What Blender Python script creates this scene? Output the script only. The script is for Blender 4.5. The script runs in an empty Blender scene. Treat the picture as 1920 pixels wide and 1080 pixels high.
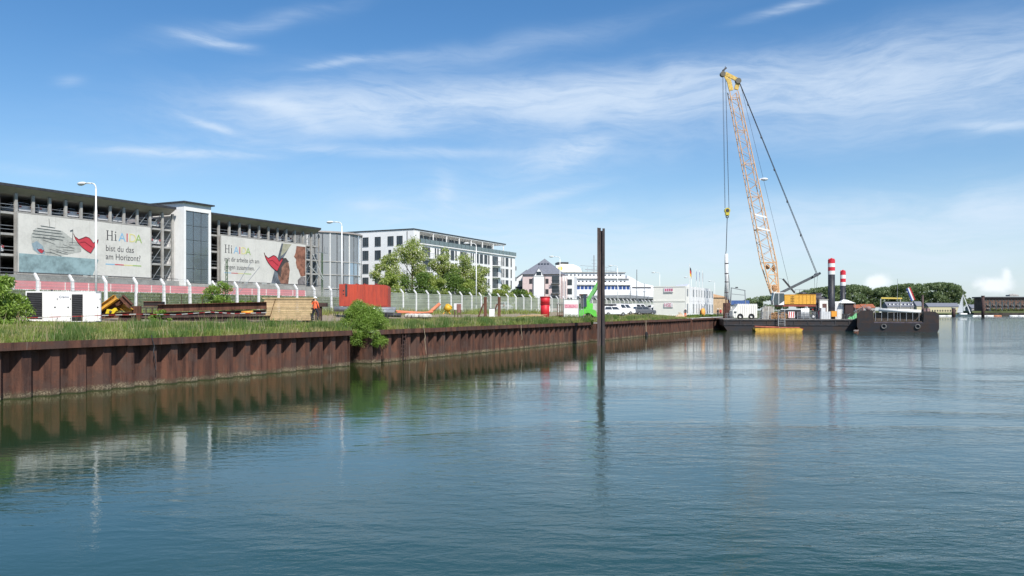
import bpy, bmesh, math, random
import numpy as np
from mathutils import Vector, Matrix
from math import radians as R, sin, cos, pi, atan2, sqrt
random.seed(7)
SC = bpy.context.scene
COL = SC.collection
# ------------------------------------------------------------------ camera
F = 1500.0; VV = 730.0; HOR = 583.0; HC = 3.67
cam = bpy.data.cameras.new('camera'); camo = bpy.data.objects.new('camera', cam); COL.objects.link(camo)
cam.lens = 36 * F / 1920; cam.sensor_width = 36; cam.shift_y = (HOR - 540) / 1920
cam.clip_end = 12000; cam.clip_start = 0.2
camo.location = (0, 0, HC); camo.rotation_euler = (R(90), 0, 0)
SC.camera = camo
SC.view_settings.view_transform = 'Standard'; SC.view_settings.look = 'None'
SC.view_settings.gamma = 1; SC.view_settings.exposure = 0.68
SC.view_settings.use_curve_mapping = False
# ------------------------------------------------------------------ sun and sky
SUN_EL = R(48); SUN_AZ = atan2(0.42, -0.90)          # azimuth from +Y towards +X
sv = Vector((sin(SUN_AZ) * cos(SUN_EL), cos(SUN_AZ) * cos(SUN_EL), sin(SUN_EL)))
sl = bpy.data.lights.new('sun', 'SUN'); sl.energy = 3.7; sl.angle = R(0.5); sl.color = (1, 0.95, 0.88)
so = bpy.data.objects.new('sun', sl); COL.objects.link(so); so.rotation_euler = sv.to_track_quat('Z', 'Y').to_euler()
wd = bpy.data.worlds.new('World'); SC.world = wd; wd.use_nodes = True
nt = wd.node_tree; nt.nodes.clear()


class NT:
    """tiny helper for node trees"""
    def __init__(s, t): s.t = t
    def n(s, typ, **kw):
        nd = s.t.nodes.new(typ)
        for k, v in kw.items():
            if k.startswith('i_'):
                nd.inputs[k[2:].replace('_', ' ')].default_value = v
            else: setattr(nd, k, v)
        return nd
    def l(s, a, b): s.t.links.new(a, b)
    def m(s, op, a, b=None, c=None, clamp=False):
        nd = s.t.nodes.new('ShaderNodeMath'); nd.operation = op; nd.use_clamp = clamp
        for i, x in enumerate((a, b, c)):
            if x is None: continue
            if isinstance(x, (int, float)): nd.inputs[i].default_value = x
            else: s.t.links.new(x, nd.inputs[i])
        return nd.outputs[0]
    def mix(s, f, a, b, typ='MIX'):
        nd = s.t.nodes.new('ShaderNodeMix'); nd.data_type = 'RGBA'; nd.blend_type = typ; nd.clamp_factor = True
        for i, x in ((0, f), (6, a), (7, b)):
            if isinstance(x, (int, float)): nd.inputs[i].default_value = x
            elif isinstance(x, tuple): nd.inputs[i].default_value = (*x[:3], 1)
            else: s.t.links.new(x, nd.inputs[i])
        return nd.outputs[2]
    def noise(s, vec, scale, detail=4, rough=.55, dist=0.0):
        nd = s.t.nodes.new('ShaderNodeTexNoise'); nd.inputs['Scale'].default_value = scale
        nd.inputs['Detail'].default_value = detail; nd.inputs['Roughness'].default_value = rough
        nd.inputs['Distortion'].default_value = dist
        if vec is not None: s.t.links.new(vec, nd.inputs['Vector'])
        return nd.outputs['Fac']
    def mapv(s, vec, scale=(1, 1, 1), loc=(0, 0, 0), rot=(0, 0, 0)):
        nd = s.t.nodes.new('ShaderNodeMapping'); nd.inputs['Scale'].default_value = scale
        nd.inputs['Location'].default_value = loc; nd.inputs['Rotation'].default_value = rot
        s.t.links.new(vec, nd.inputs['Vector']); return nd.outputs[0]
    def ramp(s, f, stops):
        nd = s.t.nodes.new('ShaderNodeMapRange'); a, b = stops
        nd.inputs[1].default_value = a; nd.inputs[2].default_value = b; nd.clamp = True
        nd.interpolation_type = 'SMOOTHSTEP'
        s.t.links.new(f, nd.inputs[0]); return nd.outputs[0]


w = NT(nt)
sky = w.n('ShaderNodeTexSky', sky_type='NISHITA', sun_disc=False, sun_elevation=SUN_EL, sun_rotation=SUN_AZ,
          altitude=0, air_density=1.0, dust_density=0.6, ozone_density=3.0)
tc = w.n('ShaderNodeTexCoord'); sx = w.n('ShaderNodeSeparateXYZ'); w.l(tc.outputs['Generated'], sx.inputs[0])
X, Y, Zz = sx.outputs
az = w.m('ARCTAN2', X, Y)
rad = w.m('SQRT', w.m('ADD', w.m('MULTIPLY', X, X), w.m('MULTIPLY', Y, Y)))
te = w.m('DIVIDE', Zz, w.m('MAXIMUM', rad, 0.02))
cmb = w.n('ShaderNodeCombineXYZ'); w.l(az, cmb.inputs[0]); w.l(te, cmb.inputs[1])
cv = cmb.outputs[0]
# warp and streak noises, in azimuth / elevation
wn = w.t.nodes.new('ShaderNodeTexNoise'); wn.inputs['Scale'].default_value = 5; wn.inputs['Detail'].default_value = 3
w.l(cv, wn.inputs['Vector'])
wsub = w.n('ShaderNodeVectorMath', operation='SUBTRACT'); w.l(wn.outputs['Color'], wsub.inputs[0]); wsub.inputs[1].default_value = (.5, .5, .5)
wsc = w.n('ShaderNodeVectorMath', operation='SCALE'); w.l(wsub.outputs[0], wsc.inputs[0]); wsc.inputs['Scale'].default_value = 0.07
wad = w.n('ShaderNodeVectorMath', operation='ADD'); w.l(cv, wad.inputs[0]); w.l(wsc.outputs[0], wad.inputs[1])
cw = wad.outputs[0]
st1 = w.noise(w.mapv(cw, (5, 24, 1), rot=(0, 0, R(-3))), 1.0, 12, .66, .9)
st2 = w.noise(w.mapv(cw, (18, 95, 1), rot=(0, 0, R(9))), 1.0, 8, .65, .8)
st = w.m('ADD', w.m('MULTIPLY', st1, .7), w.m('MULTIPLY', st2, .3))
fine = w.ramp(st, (.33, .70))
sep2 = w.n('ShaderNodeSeparateXYZ'); w.l(cw, sep2.inputs[0])
wa, wt = sep2.outputs[0], sep2.outputs[1]


def blob(px, py, hl, hw, ang, inten, warp=True):
    a0 = math.atan((px - 960) / F); t0 = (HOR - py) / F * cos(a0)
    ca, sa = cos(R(ang)), sin(R(ang))
    A, T = (wa, wt) if warp else (az, te)
    k = 1 / (1 + ((px - 960) / F) ** 2)
    da = w.m('SUBTRACT', A, a0); dt = w.m('SUBTRACT', T, t0)
    u = w.m('ADD', w.m('MULTIPLY', da, ca / (hl / F * k)), w.m('MULTIPLY', dt, sa / (hl / F * k)))
    v = w.m('ADD', w.m('MULTIPLY', da, -sa / (hw / F)), w.m('MULTIPLY', dt, ca / (hw / F)))
    r2 = w.m('ADD', w.m('MULTIPLY', u, u), w.m('MULTIPLY', v, v))
    return w.m('MULTIPLY', w.m('EXPONENT', w.m('MULTIPLY', r2, -0.9)), inten)


veil = None
for b in [(1560, 140, 620, 50, 1, .62), (1500, 185, 560, 34, -1, .5), (1180, 185, 380, 36, 1, .5), (900, 188, 330, 34, 5, .62), (620, 220, 170, 28, -3, .5),
          (1820, 190, 260, 46, -2, .35), (760, 235, 380, 34, 3, .4), (1500, 260, 420, 30, 0, .22), (1000, 320, 300, 50, 10, .18),
          (1640, 425, 360, 52, 3, .72), (1130, 450, 300, 52, -3, .62), (1880, 372, 100, 26, 0, .7), (1400, 480, 460, 50, 0, .42),
          (1860, 480, 260, 46, 0, .4), (900, 95, 280, 20, 10, .22), (480, 50, 170, 16, 20, .22), (830, 400, 160, 34, 0, .25), (300, 300, 260, 22, 0, .16)]:
    x = blob(*b); veil = x if veil is None else w.m('ADD', veil, x)
streak = None
for b in [(400, 78, 60, 8, -8, .7), (420, 84, 40, 5, 4, .5), (622, 120, 55, 6, 14, .5), (700, 108, 80, 7, 6, .25), (400, 238, 55, 6, -14, .8), (530, 198, 65, 7, -2, .9),
          (560, 215, 60, 16, -25, .7), (340, 286, 140, 7, 2, .9), (720, 284, 240, 9, 0, .5), (1060, 300, 60, 24, 18, .85), (1110, 272, 50, 12, 14, .5),
          (1010, 372, 90, 9, 13, .6), (1880, 236, 70, 8, -3, .9), (829, 372, 15, 32, 0, .45), (780, 412, 50, 11, 5, .4),
          (1105, 390, 30, 8, 0, .5), (700, 385, 50, 8, 0, .3), (1500, 8, 90, 8, 10, .45), (130, 152, 25, 8, 15, .2), (60, 322, 90, 8, 0, .2)]:
    x = blob(*b, warp=b[3] > 20); streak = x if streak is None else w.m('ADD', streak, x)
vm = w.m('MULTIPLY', veil, w.m('ADD', w.m('MULTIPLY', fine, .78), .26))
sm = w.m('MULTIPLY', streak, w.m('ADD', w.m('MULTIPLY', fine, .95), .12))
# cirrus goes on in the rest of the sky
gen = w.noise(w.mapv(cw, (1.6, 6, 1)), 1.0, 6, .6, .5)
side = w.ramp(w.m('ABSOLUTE', az), (.62, 1.0)); up = w.ramp(te, (.42, .7))
gm = w.m('MULTIPLY', w.m('MULTIPLY', w.ramp(gen, (.5, .8)), w.m('MAXIMUM', side, up)), .6)
low = w.m('MULTIPLY', w.m('EXPONENT', w.m('MULTIPLY', te, -13)), .62)
cl = w.m('ADD', w.m('ADD', vm, sm), w.m('ADD', gm, low))
# two small cumulus heads over the far shore
cn = w.noise(w.mapv(cv, (38, 46, 1)), 1.0, 6, .6, .3)
cu = w.m('ADD', w.m('ADD', blob(1640, 530, 30, 15, 15, 1.0, False), blob(1868, 534, 44, 15, 0, 1.0, False)), blob(1888, 512, 10, 12, 0, .6, False))
cum = w.ramp(w.m('ADD', cu, w.m('MULTIPLY', w.m('SUBTRACT', cn, .5), 1.3)), (.25, .95))
cl = w.m('MULTIPLY', w.m('SUBTRACT', 1.0, w.m('EXPONENT', w.m('MULTIPLY', cl, -1.55))), .92)
hs = w.n('ShaderNodeHueSaturation'); hs.inputs['Saturation'].default_value = 1.22; w.l(w.mix(1.0, sky.outputs[0], (.95, 1.0, 1.04), 'MULTIPLY'), hs.inputs['Color'])
lp = w.mix(cl, hs.outputs[0], (5.6, 6.5, 7.6))
lp = w.mix(w.m('MULTIPLY', cum, .7), lp, (8.2, 8.5, 8.9))
bg = w.n('ShaderNodeBackground'); w.l(lp, bg.inputs[0]); bg.inputs[1].default_value = 0.083
wo = w.n('ShaderNodeOutputWorld'); w.l(bg.outputs[0], wo.inputs[0])

# ------------------------------------------------------------------ coordinates: s along the quay, l away from it
TH = atan2(VV, F); CT, ST = cos(TH), sin(TH); QA = pi / 2 - TH


def W(s, l, z=0): return Vector((s * ST - l * CT, s * CT + l * ST, z))
def S(px, l): return l * ((F * F + VV * VV) / (F * (1690 - px)) - VV / F)
def Dp(s, l): return s * CT + l * ST
def Zp(py, s, l): return HC + (HOR - py) / F * Dp(s, l)
def P(px, py, D): return Vector(((px - 960) / F * D, D, HC + (HOR - py) / F * D))


def gz(s, l):
    z = float(np.interp(l, [33.2, 35, 38, 42, 48, 54, 58, 64, 70, 1000], [2.2, 2.3, 2.52, 2.8, 3.02, 3.45, 3.7, 5.0, 5.3, 5.3]))
    if s > 118: z = min(z, z + (3.65 - z) * min(1, (s - 118) / 14)) if z > 3.65 else z
    return z


# ------------------------------------------------------------------ object helpers
def tag(o, label=None, cat=None, group=None, kind=None):
    if label: o['label'] = label
    if cat: o['category'] = cat
    if group: o['group'] = group
    if kind: o['kind'] = kind
    return o


def thing(name, label, cat, loc=(0, 0, 0), rz=0.0, group=None):
    o = bpy.data.objects.new(name, None); COL.objects.link(o); o.empty_display_size = .3
    o.location = loc; o.rotation_euler = (0, 0, rz)
    return tag(o, label, cat, group)


def qthing(name, label, cat, s, l, z, rot=0.0, group=None): return thing(name, label, cat, W(s, l, z), QA + R(rot), group)


def link(name, me, parent=None, loc=None, rot=None):
    o = bpy.data.objects.new(name, me); COL.objects.link(o)
    if parent: o.parent = parent
    if loc is not None: o.location = loc
    if rot is not None: o.rotation_euler = rot
    return o


def copy_tree(o, parent=None):
    c = o.copy(); COL.objects.link(c); c.parent = parent
    for ch in o.children: copy_tree(ch, c)
    return c


class MB:
    def __init__(s): s.v = []; s.f = []; s.mi = []
    def add(s, vs, fs, mi=0):
        b = len(s.v); s.v += [tuple(v) for v in vs]; s.f += [tuple(b + i for i in f) for f in fs]; s.mi += [mi] * len(fs); return s
    def box(s, x0, x1, y0, y1, z0, z1, mi=0):
        vs = [(x, y, z) for x in (x0, x1) for y in (y0, y1) for z in (z0, z1)]
        return s.add(vs, [(0, 1, 3, 2), (4, 6, 7, 5), (0, 4, 5, 1), (2, 3, 7, 6), (0, 2, 6, 4), (1, 5, 7, 3)], mi)
    def bar(s, p, q, a, b=None, mi=0, up=(0, 0, 1)):
        p, q = Vector(p), Vector(q); b = b or a; d = (q - p).normalized(); u = Vector(up)
        if abs(d.dot(u)) > .99: u = Vector((1, 0, 0))
        x = d.cross(u).normalized() * a / 2; y = x.cross(d).normalized() * b / 2
        vs = [e + i * x + j * y for e in (p, q) for i, j in ((-1, -1), (1, -1), (1, 1), (-1, 1))]
        return s.add(vs, [(3, 2, 1, 0), (4, 5, 6, 7), (0, 1, 5, 4), (1, 2, 6, 5), (2, 3, 7, 6), (3, 0, 4, 7)], mi)
    def tube(s, p, q, r, r2=None, n=8, mi=0):
        p, q = Vector(p), Vector(q); r2 = r if r2 is None else r2; d = (q - p).normalized()
        u = Vector((0, 0, 1)) if abs(d.z) < .9 else Vector((1, 0, 0))
        x = d.cross(u).normalized(); y = x.cross(d)
        vs = [p + r * (cos(2 * pi * i / n) * x + sin(2 * pi * i / n) * y) for i in range(n)] + \
             [q + r2 * (cos(2 * pi * i / n) * x + sin(2 * pi * i / n) * y) for i in range(n)]
        fs = [(i, (i + 1) % n, n + (i + 1) % n, n + i) for i in range(n)] + [tuple(range(n))[::-1], tuple(range(n, 2 * n))]
        return s.add(vs, fs, mi)
    def path(s, pts, r, n=6, mi=0):
        for a, b in zip(pts, pts[1:]): s.tube(a, b, r, r, n, mi)
        return s
    def prism(s, pts, off, mi=0):
        n = len(pts); off = Vector(off); a = [Vector(p) for p in pts]; vs = a + [p + off for p in a]
        return s.add(vs, [tuple(range(n)), tuple(range(n, 2 * n))[::-1]] + [(i, (i + 1) % n, n + (i + 1) % n, n + i) for i in range(n)], mi)
    def xz(s, pts, y0, y1, mi=0): return s.prism([(x, y0, z) for x, z in pts], (0, y1 - y0, 0), mi)
    def ball(s, c, rx, ry=None, rz=None, n=10, m=6, mi=0):
        ry = ry or rx; rz = rz or rx; vs = [(c[0], c[1], c[2] - rz)]
        for j in range(1, m):
            t = -pi / 2 + pi * j / m
            for i in range(n): vs.append((c[0] + rx * cos(t) * cos(2 * pi * i / n), c[1] + ry * cos(t) * sin(2 * pi * i / n), c[2] + rz * sin(t)))
        vs.append((c[0], c[1], c[2] + rz)); fs = []
        for i in range(n):
            fs.append((0, 1 + (i + 1) % n, 1 + i)); k = 1 + (m - 2) * n
            fs.append((len(vs) - 1, k + i, k + (i + 1) % n))
            for j in range(m - 2): a = 1 + j * n; fs.append((a + i, a + (i + 1) % n, a + n + (i + 1) % n, a + n + i))
        return s.add(vs, fs, mi)
    def torus(s, c, rr, r, axis='y', n=14, m=6, mi=0):
        vs = []; fs = []
        for i in range(n):
            a = 2 * pi * i / n
            for j in range(m):
                b = 2 * pi * j / m; q = rr + r * cos(b); p = (q * cos(a), r * sin(b), q * sin(a))
                if axis == 'x': p = (p[1], p[0], p[2])
                vs.append((c[0] + p[0], c[1] + p[1], c[2] + p[2]))
        for i in range(n):
            for j in range(m): fs.append((i * m + j, i * m + (j + 1) % m, ((i + 1) % n) * m + (j + 1) % m, ((i + 1) % n) * m + j))
        return s.add(vs, fs, mi)
    def mesh(s, name, mats, smooth=False):
        me = bpy.data.meshes.new(name); me.from_pydata(s.v, [], s.f)
        for m in (mats if isinstance(mats, (list, tuple)) else [mats]): me.materials.append(m)
        me.polygons.foreach_set('material_index', s.mi)
        if smooth: me.polygons.foreach_set('use_smooth', [True] * len(s.f))
        bm = bmesh.new(); bm.from_mesh(me); bmesh.ops.recalc_face_normals(bm, faces=bm.faces); bm.to_mesh(me); bm.free()
        me.update(); return me
    def build(s, name, mats, parent=None, smooth=False, loc=None, rot=None):
        return link(name, s.mesh(name, mats, smooth), parent, loc, rot)


def box(name, mat, parent, *a): return MB().box(*a).build(name, mat, parent)


# ------------------------------------------------------------------ materials
MC = {}


def M(name, col, rough=.65, var=.12, scale=1.5, bump=0.0, metal=0.0, col2=None, streak=False, spec=.4, rnd=0.0):
    if name in MC: return MC[name]
    m = bpy.data.materials.new(name); m.use_nodes = True; t = m.node_tree; t.nodes.clear(); k = NT(t)
    c = k.n('ShaderNodeTexCoord'); vec = c.outputs['Object']
    v2 = k.mapv(vec, (1, 1, .12)) if streak else vec
    n1 = k.noise(v2, scale, 6, .6); n2 = k.noise(v2, scale * 7, 4, .6)
    f = k.m('ADD', k.m('MULTIPLY', n1, .65), k.m('MULTIPLY', n2, .35))
    dark = col2 or tuple(x * (1 - var * 2.2) for x in col); lite = tuple(min(1, x * (1 + var * .8)) for x in col)
    o = k.mix(k.ramp(f, (.34, .62)), dark, lite)
    if rnd:
        oi = k.n('ShaderNodeObjectInfo')
        o = k.mix(k.m('MULTIPLY', oi.outputs['Random'], rnd), o, tuple(x * .45 for x in col))
    b = k.n('ShaderNodeBsdfPrincipled'); k.l(o, b.inputs['Base Color']); b.inputs['Metallic'].default_value = metal
    b.inputs['Specular IOR Level'].default_value = spec
    k.l(k.m('ADD', k.m('MULTIPLY', n2, .25), rough - .12), b.inputs['Roughness'])
    if bump:
        bp = k.n('ShaderNodeBump'); bp.inputs['Strength'].default_value = bump; bp.inputs['Distance'].default_value = .03
        k.l(n2, bp.inputs['Height']); k.l(bp.outputs[0], b.inputs['Normal'])
    out = k.n('ShaderNodeOutputMaterial'); k.l(b.outputs[0], out.inputs[0]); MC[name] = m
    return m


def glassy(name, tint, tr=.5, rough=.05, refl=.25, dif=None):
    m = bpy.data.materials.new(name); m.use_nodes = True; t = m.node_tree; t.nodes.clear(); k = NT(t)
    a = k.n('ShaderNodeBsdfTransparent'); a.inputs[0].default_value = (*tint, 1)
    g = k.n('ShaderNodeBsdfGlossy'); g.inputs['Roughness'].default_value = rough; g.inputs[0].default_value = (.9, .95, 1, 1)
    d = k.n('ShaderNodeBsdfDiffuse'); d.inputs[0].default_value = (*(dif or [x * .5 for x in tint]), 1)
    mx = k.n('ShaderNodeMixShader'); mx.inputs[0].default_value = 1 - tr; k.l(a.outputs[0], mx.inputs[1]); k.l(d.outputs[0], mx.inputs[2])
    fr = k.n('ShaderNodeLayerWeight'); fr.inputs[0].default_value = refl
    m2 = k.n('ShaderNodeMixShader'); k.l(k.m('MULTIPLY', k.m('ADD', fr.outputs['Fresnel'], .06), .8), m2.inputs[0]); k.l(mx.outputs[0], m2.inputs[1]); k.l(g.outputs[0], m2.inputs[2])
    out = k.n('ShaderNodeOutputMaterial'); k.l(m2.outputs[0], out.inputs[0]); return m


def netmat(name, col, dens):
    """loosely woven screening: opaque threads and open gaps, in metres on the cloth"""
    m = bpy.data.materials.new(name); m.use_nodes = True; t = m.node_tree; t.nodes.clear(); k = NT(t)
    c = k.n('ShaderNodeTexCoord'); s = k.n('ShaderNodeSeparateXYZ'); k.l(c.outputs['Object'], s.inputs[0])
    h = k.m('SINE', k.m('MULTIPLY', s.outputs[2], 2 * pi / .22)); n = k.noise(c.outputs['Object'], .8, 4)
    al = k.m('ADD', dens, k.m('ADD', k.m('MULTIPLY', h, .10), k.m('MULTIPLY', k.m('SUBTRACT', n, .5), .35)), clamp=True)
    d = k.n('ShaderNodeBsdfDiffuse'); k.l(k.mix(n, tuple(x * .8 for x in col), tuple(x * 1.15 for x in col)), d.inputs[0])
    tr = k.n('ShaderNodeBsdfTransparent'); mx = k.n('ShaderNodeMixShader'); k.l(al, mx.inputs[0]); k.l(tr.outputs[0], mx.inputs[1]); k.l(d.outputs[0], mx.inputs[2])
    out = k.n('ShaderNodeOutputMaterial'); k.l(mx.outputs[0], out.inputs[0]); return m


def leafmat(name, c1, c2, c3, trans=.35):
    m = bpy.data.materials.new(name); m.use_nodes = True; t = m.node_tree; t.nodes.clear(); k = NT(t)
    g = k.n('ShaderNodeNewGeometry'); rnd = g.outputs['Random Per Island']
    c = k.n('ShaderNodeTexCoord'); n = k.noise(c.outputs['Object'], .55, 4)
    a = k.mix(rnd, c1, c2); a = k.mix(k.ramp(n, (.48, .66)), a, c3)
    d = k.n('ShaderNodeBsdfDiffuse'); k.l(a, d.inputs[0]); tr = k.n('ShaderNodeBsdfTranslucent')
    k.l(k.mix(.5, a, (1.0, 1.0, .35), 'MULTIPLY'), tr.inputs[0])
    gl = k.n('ShaderNodeBsdfGlossy'); gl.inputs['Roughness'].default_value = .45; gl.inputs[0].default_value = (.5, .5, .5, 1)
    mx = k.n('ShaderNodeMixShader'); mx.inputs[0].default_value = trans; k.l(d.outputs[0], mx.inputs[1]); k.l(tr.outputs[0], mx.inputs[2])
    m2 = k.n('ShaderNodeMixShader'); m2.inputs[0].default_value = .05; k.l(mx.outputs[0], m2.inputs[1]); k.l(gl.outputs[0], m2.inputs[2])
    out = k.n('ShaderNodeOutputMaterial'); k.l(m2.outputs[0], out.inputs[0]); return m


def rustwall():
    m = bpy.data.materials.new('rusty_sheet_pile'); m.use_nodes = True; t = m.node_tree; t.nodes.clear(); k = NT(t)
    g = k.n('ShaderNodeNewGeometry'); oi = k.n('ShaderNodeObjectInfo'); pos = g.outputs['Position']
    s = k.n('ShaderNodeSeparateXYZ'); k.l(pos, s.inputs[0]); z = s.outputs[2]
    st = k.noise(k.mapv(pos, (3.2, 3.2, .35)), 1.0, 7, .65); bl = k.noise(pos, 1.1, 5, .6); fn = k.noise(pos, 9, 5, .7)
    a = k.mix(k.ramp(st, (.35, .62)), (.048, .025, .020), (.15, .068, .045))
    a = k.mix(k.m('MULTIPLY', k.ramp(bl, (.46, .62)), .7), a, (.085, .056, .047))
    a = k.mix(k.m('MULTIPLY', oi.outputs['Random'], .42), a, (.055, .03, .024))
    a = k.mix(k.m('MULTIPLY', k.ramp(fn, (.6, .75)), .5), a, (.26, .10, .045))
    a = k.mix(k.m('MULTIPLY', k.ramp(k.noise(k.mapv(pos, (5, 5, .2), (3, 1, 0)), 1.0, 4), (.66, .76)), .45), a, (.36, .30, .25))
    # tide line: pale barnacle crust just above the water, dark weed at it
    ed = k.m('ADD', z, k.m('MULTIPLY', k.m('SUBTRACT', fn, .5), .35))
    lo = k.m('SUBTRACT', 1.0, k.ramp(ed, (.14, .34))); cr = k.ramp(k.noise(pos, 14, 4, .7), (.42, .6))
    a = k.mix(k.m('MULTIPLY', lo, .72), a, (.075, .062, .04)); a = k.mix(k.m('MULTIPLY', k.m('MULTIPLY', k.m('MULTIPLY', lo, cr), k.ramp(bl, (.35, .6))), .85), a, (.30, .25, .17))
    a = k.mix(k.m('SUBTRACT', 1.0, k.ramp(z, (.0, .10))), a, (.035, .04, .018))
    b = k.n('ShaderNodeBsdfPrincipled'); k.l(a, b.inputs['Base Color']); b.inputs['Roughness'].default_value = .78; b.inputs['Specular IOR Level'].default_value = .25
    bp = k.n('ShaderNodeBump'); bp.inputs['Strength'].default_value = .5; bp.inputs['Distance'].default_value = .03; k.l(fn, bp.inputs['Height']); k.l(bp.outputs[0], b.inputs['Normal'])
    out = k.n('ShaderNodeOutputMaterial'); k.l(b.outputs[0], out.inputs[0]); return m


def groundmat():
    m = bpy.data.materials.new('site_ground'); m.use_nodes = True; t = m.node_tree; t.nodes.clear(); k = NT(t)
    g = k.n('ShaderNodeNewGeometry'); pos = g.outputs['Position']
    c = k.n('ShaderNodeTexCoord'); s = k.n('ShaderNodeSeparateXYZ'); k.l(c.outputs['Object'], s.inputs[0]); L = s.outputs[1]
    n = k.noise(pos, .35, 6, .6); f = k.noise(pos, 6, 5, .65)
    e = k.m('ADD', L, k.m('MULTIPLY', k.m('SUBTRACT', n, .5), 5.0))
    sand = k.mix(f, (.19, .155, .11), (.34, .29, .22)); grass = k.mix(f, (.05, .07, .018), (.10, .13, .04))
    yard = k.m('MULTIPLY', k.ramp(e, (40.5, 43.5)), k.m('SUBTRACT', 1.0, k.ramp(e, (53.5, 56))))
    a = k.mix(yard, grass, sand)
    b = k.n('ShaderNodeBsdfPrincipled'); k.l(a, b.inputs['Base Color']); b.inputs['Roughness'].default_value = .95; b.inputs['Specular IOR Level'].default_value = .1
    bp = k.n('ShaderNodeBump'); bp.inputs['Strength'].default_value = .7; bp.inputs['Distance'].default_value = .08; k.l(f, bp.inputs['Height']); k.l(bp.outputs[0], b.inputs['Normal'])
    out = k.n('ShaderNodeOutputMaterial'); k.l(b.outputs[0], out.inputs[0]); return m


def watermat():
    m = bpy.data.materials.new('harbour_water'); m.use_nodes = True; t = m.node_tree; t.nodes.clear(); k = NT(t)
    g = k.n('ShaderNodeNewGeometry'); pos = g.outputs['Position']
    big = k.noise(pos, .035, 3, .5); patch = k.ramp(k.noise(k.mapv(pos, (.035, .09, 1), rot=(0, 0, R(14))), 1.0, 5, .6, .8), (.44, .62))
    c = k.n('ShaderNodeTexCoord'); s = k.n('ShaderNodeSeparateXYZ'); k.l(c.outputs['Object'], s.inputs[0])
    off = k.ramp(s.outputs[1], (24, -6)); refl_shal = k.ramp(k.m('ADD', s.outputs[1], k.m('MULTIPLY', big, 14)), (17, 36))     # open water away from the sheltering wall: object y is the distance l from the quay line
    h1 = k.noise(k.mapv(pos, (.55, 1.3, 1), rot=(0, 0, R(12))), 1.0, 3, .5, .4)
    h2 = k.noise(k.mapv(pos, (1.9, 3.6, 1), rot=(0, 0, R(-14))), 1.0, 4, .55, .5)
    h3 = k.noise(k.mapv(pos, (6, 9, 1), rot=(0, 0, R(20))), 1.0, 3, .6, .3)
    far_ = k.m('MULTIPLY', k.ramp(s.outputs[0], (60, 135)), .30)
    amp = k.m('ADD', k.m('ADD', .085, far_), k.m('ADD', k.m('MULTIPLY', off, .38), k.m('MULTIPLY', patch, k.m('ADD', .12, k.m('MULTIPLY', off, .7)))))
    h = k.m('ADD', k.m('MULTIPLY', h1, .034), k.m('ADD', k.m('MULTIPLY', h2, .022), k.m('MULTIPLY', h3, .0075)))
    bp = k.n('ShaderNodeBump'); bp.inputs['Strength'].default_value = 1.0; bp.inputs['Distance'].default_value = 1.0
    k.l(k.m('MULTIPLY', h, k.m('MULTIPLY', amp, .95)), bp.inputs['Height'])
    a = k.mix(big, (.019, .054, .043), (.014, .049, .044)); a = k.mix(refl_shal, a, (.024, .040, .009))  # greener by the quay: shallow algae plus the bank's green reflection put into colour
    b = k.n('ShaderNodeBsdfPrincipled'); k.l(a, b.inputs['Base Color']); b.inputs['Roughness'].default_value = .03
    b.inputs['IOR'].default_value = 1.333; k.l(bp.outputs[0], b.inputs['Normal'])
    out = k.n('ShaderNodeOutputMaterial'); k.l(b.outputs[0], out.inputs[0]); return m


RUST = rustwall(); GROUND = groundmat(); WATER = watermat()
white = M('white_paint', (.78, .78, .76), .5, .05); whitec = M('white_concrete', (.74, .74, .72), .8, .06, 3, .2)
render_w = M('white_render', (.80, .80, .79), .85, .03, .4); conc = M('concrete', (.36, .35, .33), .85, .12, .8, .3)
concd = M('garage_concrete', (.38, .375, .36), .85, .15, .5, .2); taupe = M('roof_soffit', (.38, .34, .32), .8, .08, .4)
dark = M('dark_metal', (.045, .045, .05), .5, .2); black = M('black_rubber', (.02, .02, .022), .8, .2)
steel = M('galvanised_steel', (.33, .34, .35), .45, .12, 3, 0, .5); grey = M('grey_paint', (.22, .24, .25), .55, .1)
rust = M('rusty_steel', (.13, .06, .04), .8, .28, 1.6, .5, 0, None, True, .2); rustd = M('dark_rusty_steel', (.07, .04, .035), .8, .28, 1.8, .4)
yellow = M('crane_yellow', (.68, .36, .05), .5, .08); yel2 = M('scrap_yellow', (.62, .34, .04), .6, .25, 3, .2, 0, (.28, .12, .04))
boomy = M('faded_boom_orange', (.68, .41, .21), .6, .12); red = M('signal_red', (.55, .035, .025), .55, .1)
redor = M('orange_red_tank', (.44, .06, .03), .6, .1, 1.1, .3, 0, (.27, .045, .03), True); orange = M('safety_orange', (.75, .13, .03), .6, .08)
green = M('lime_green', (.12, .52, .06), .5, .08); wood = M('timber', (.60, .43, .24), .8, .14, 2.2, .3, rnd=.35)
pink = M('pink_barrier', (.62, .22, .24), .8, .06, .4); glass_d = M('window_glass', (.035, .045, .055), .12, .2, .5, spec=.8)
bluew = M('blue_glass', (.03, .07, .22), .2, .1); hull = M('black_hull', (.022, .023, .027), .55, .35, .7, .3, 0, (.045, .028, .02))
pinkw = M('pink_render', (.66, .52, .50), .85, .05); slate = M('slate_roof', (.17, .18, .21), .6, .08)
cream = M('cream_panel', (.78, .77, .70), .7, .015); bark = M('bark', (.10, .075, .05), .9, .25, 4, .5)
skin = M('skin', (.5, .3, .2), .6, .05); navy = M('navy_cloth', (.02, .022, .035), .9, .1); hivis = M('hivis_orange', (.85, .16, .06), .7, .05)
redcl = M('red_cloth', (.55, .02, .04), .8, .05); banner = M('banner_cloth', (.60, .59, .55), .8, .05, .5, .6)
cgrey = M('car_grey', (.10, .11, .13), .3, .05); csilv = M('car_silver', (.68, .70, .72), .35, .05); cwh = M('car_white', (.75, .76, .78), .3, .03)
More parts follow.
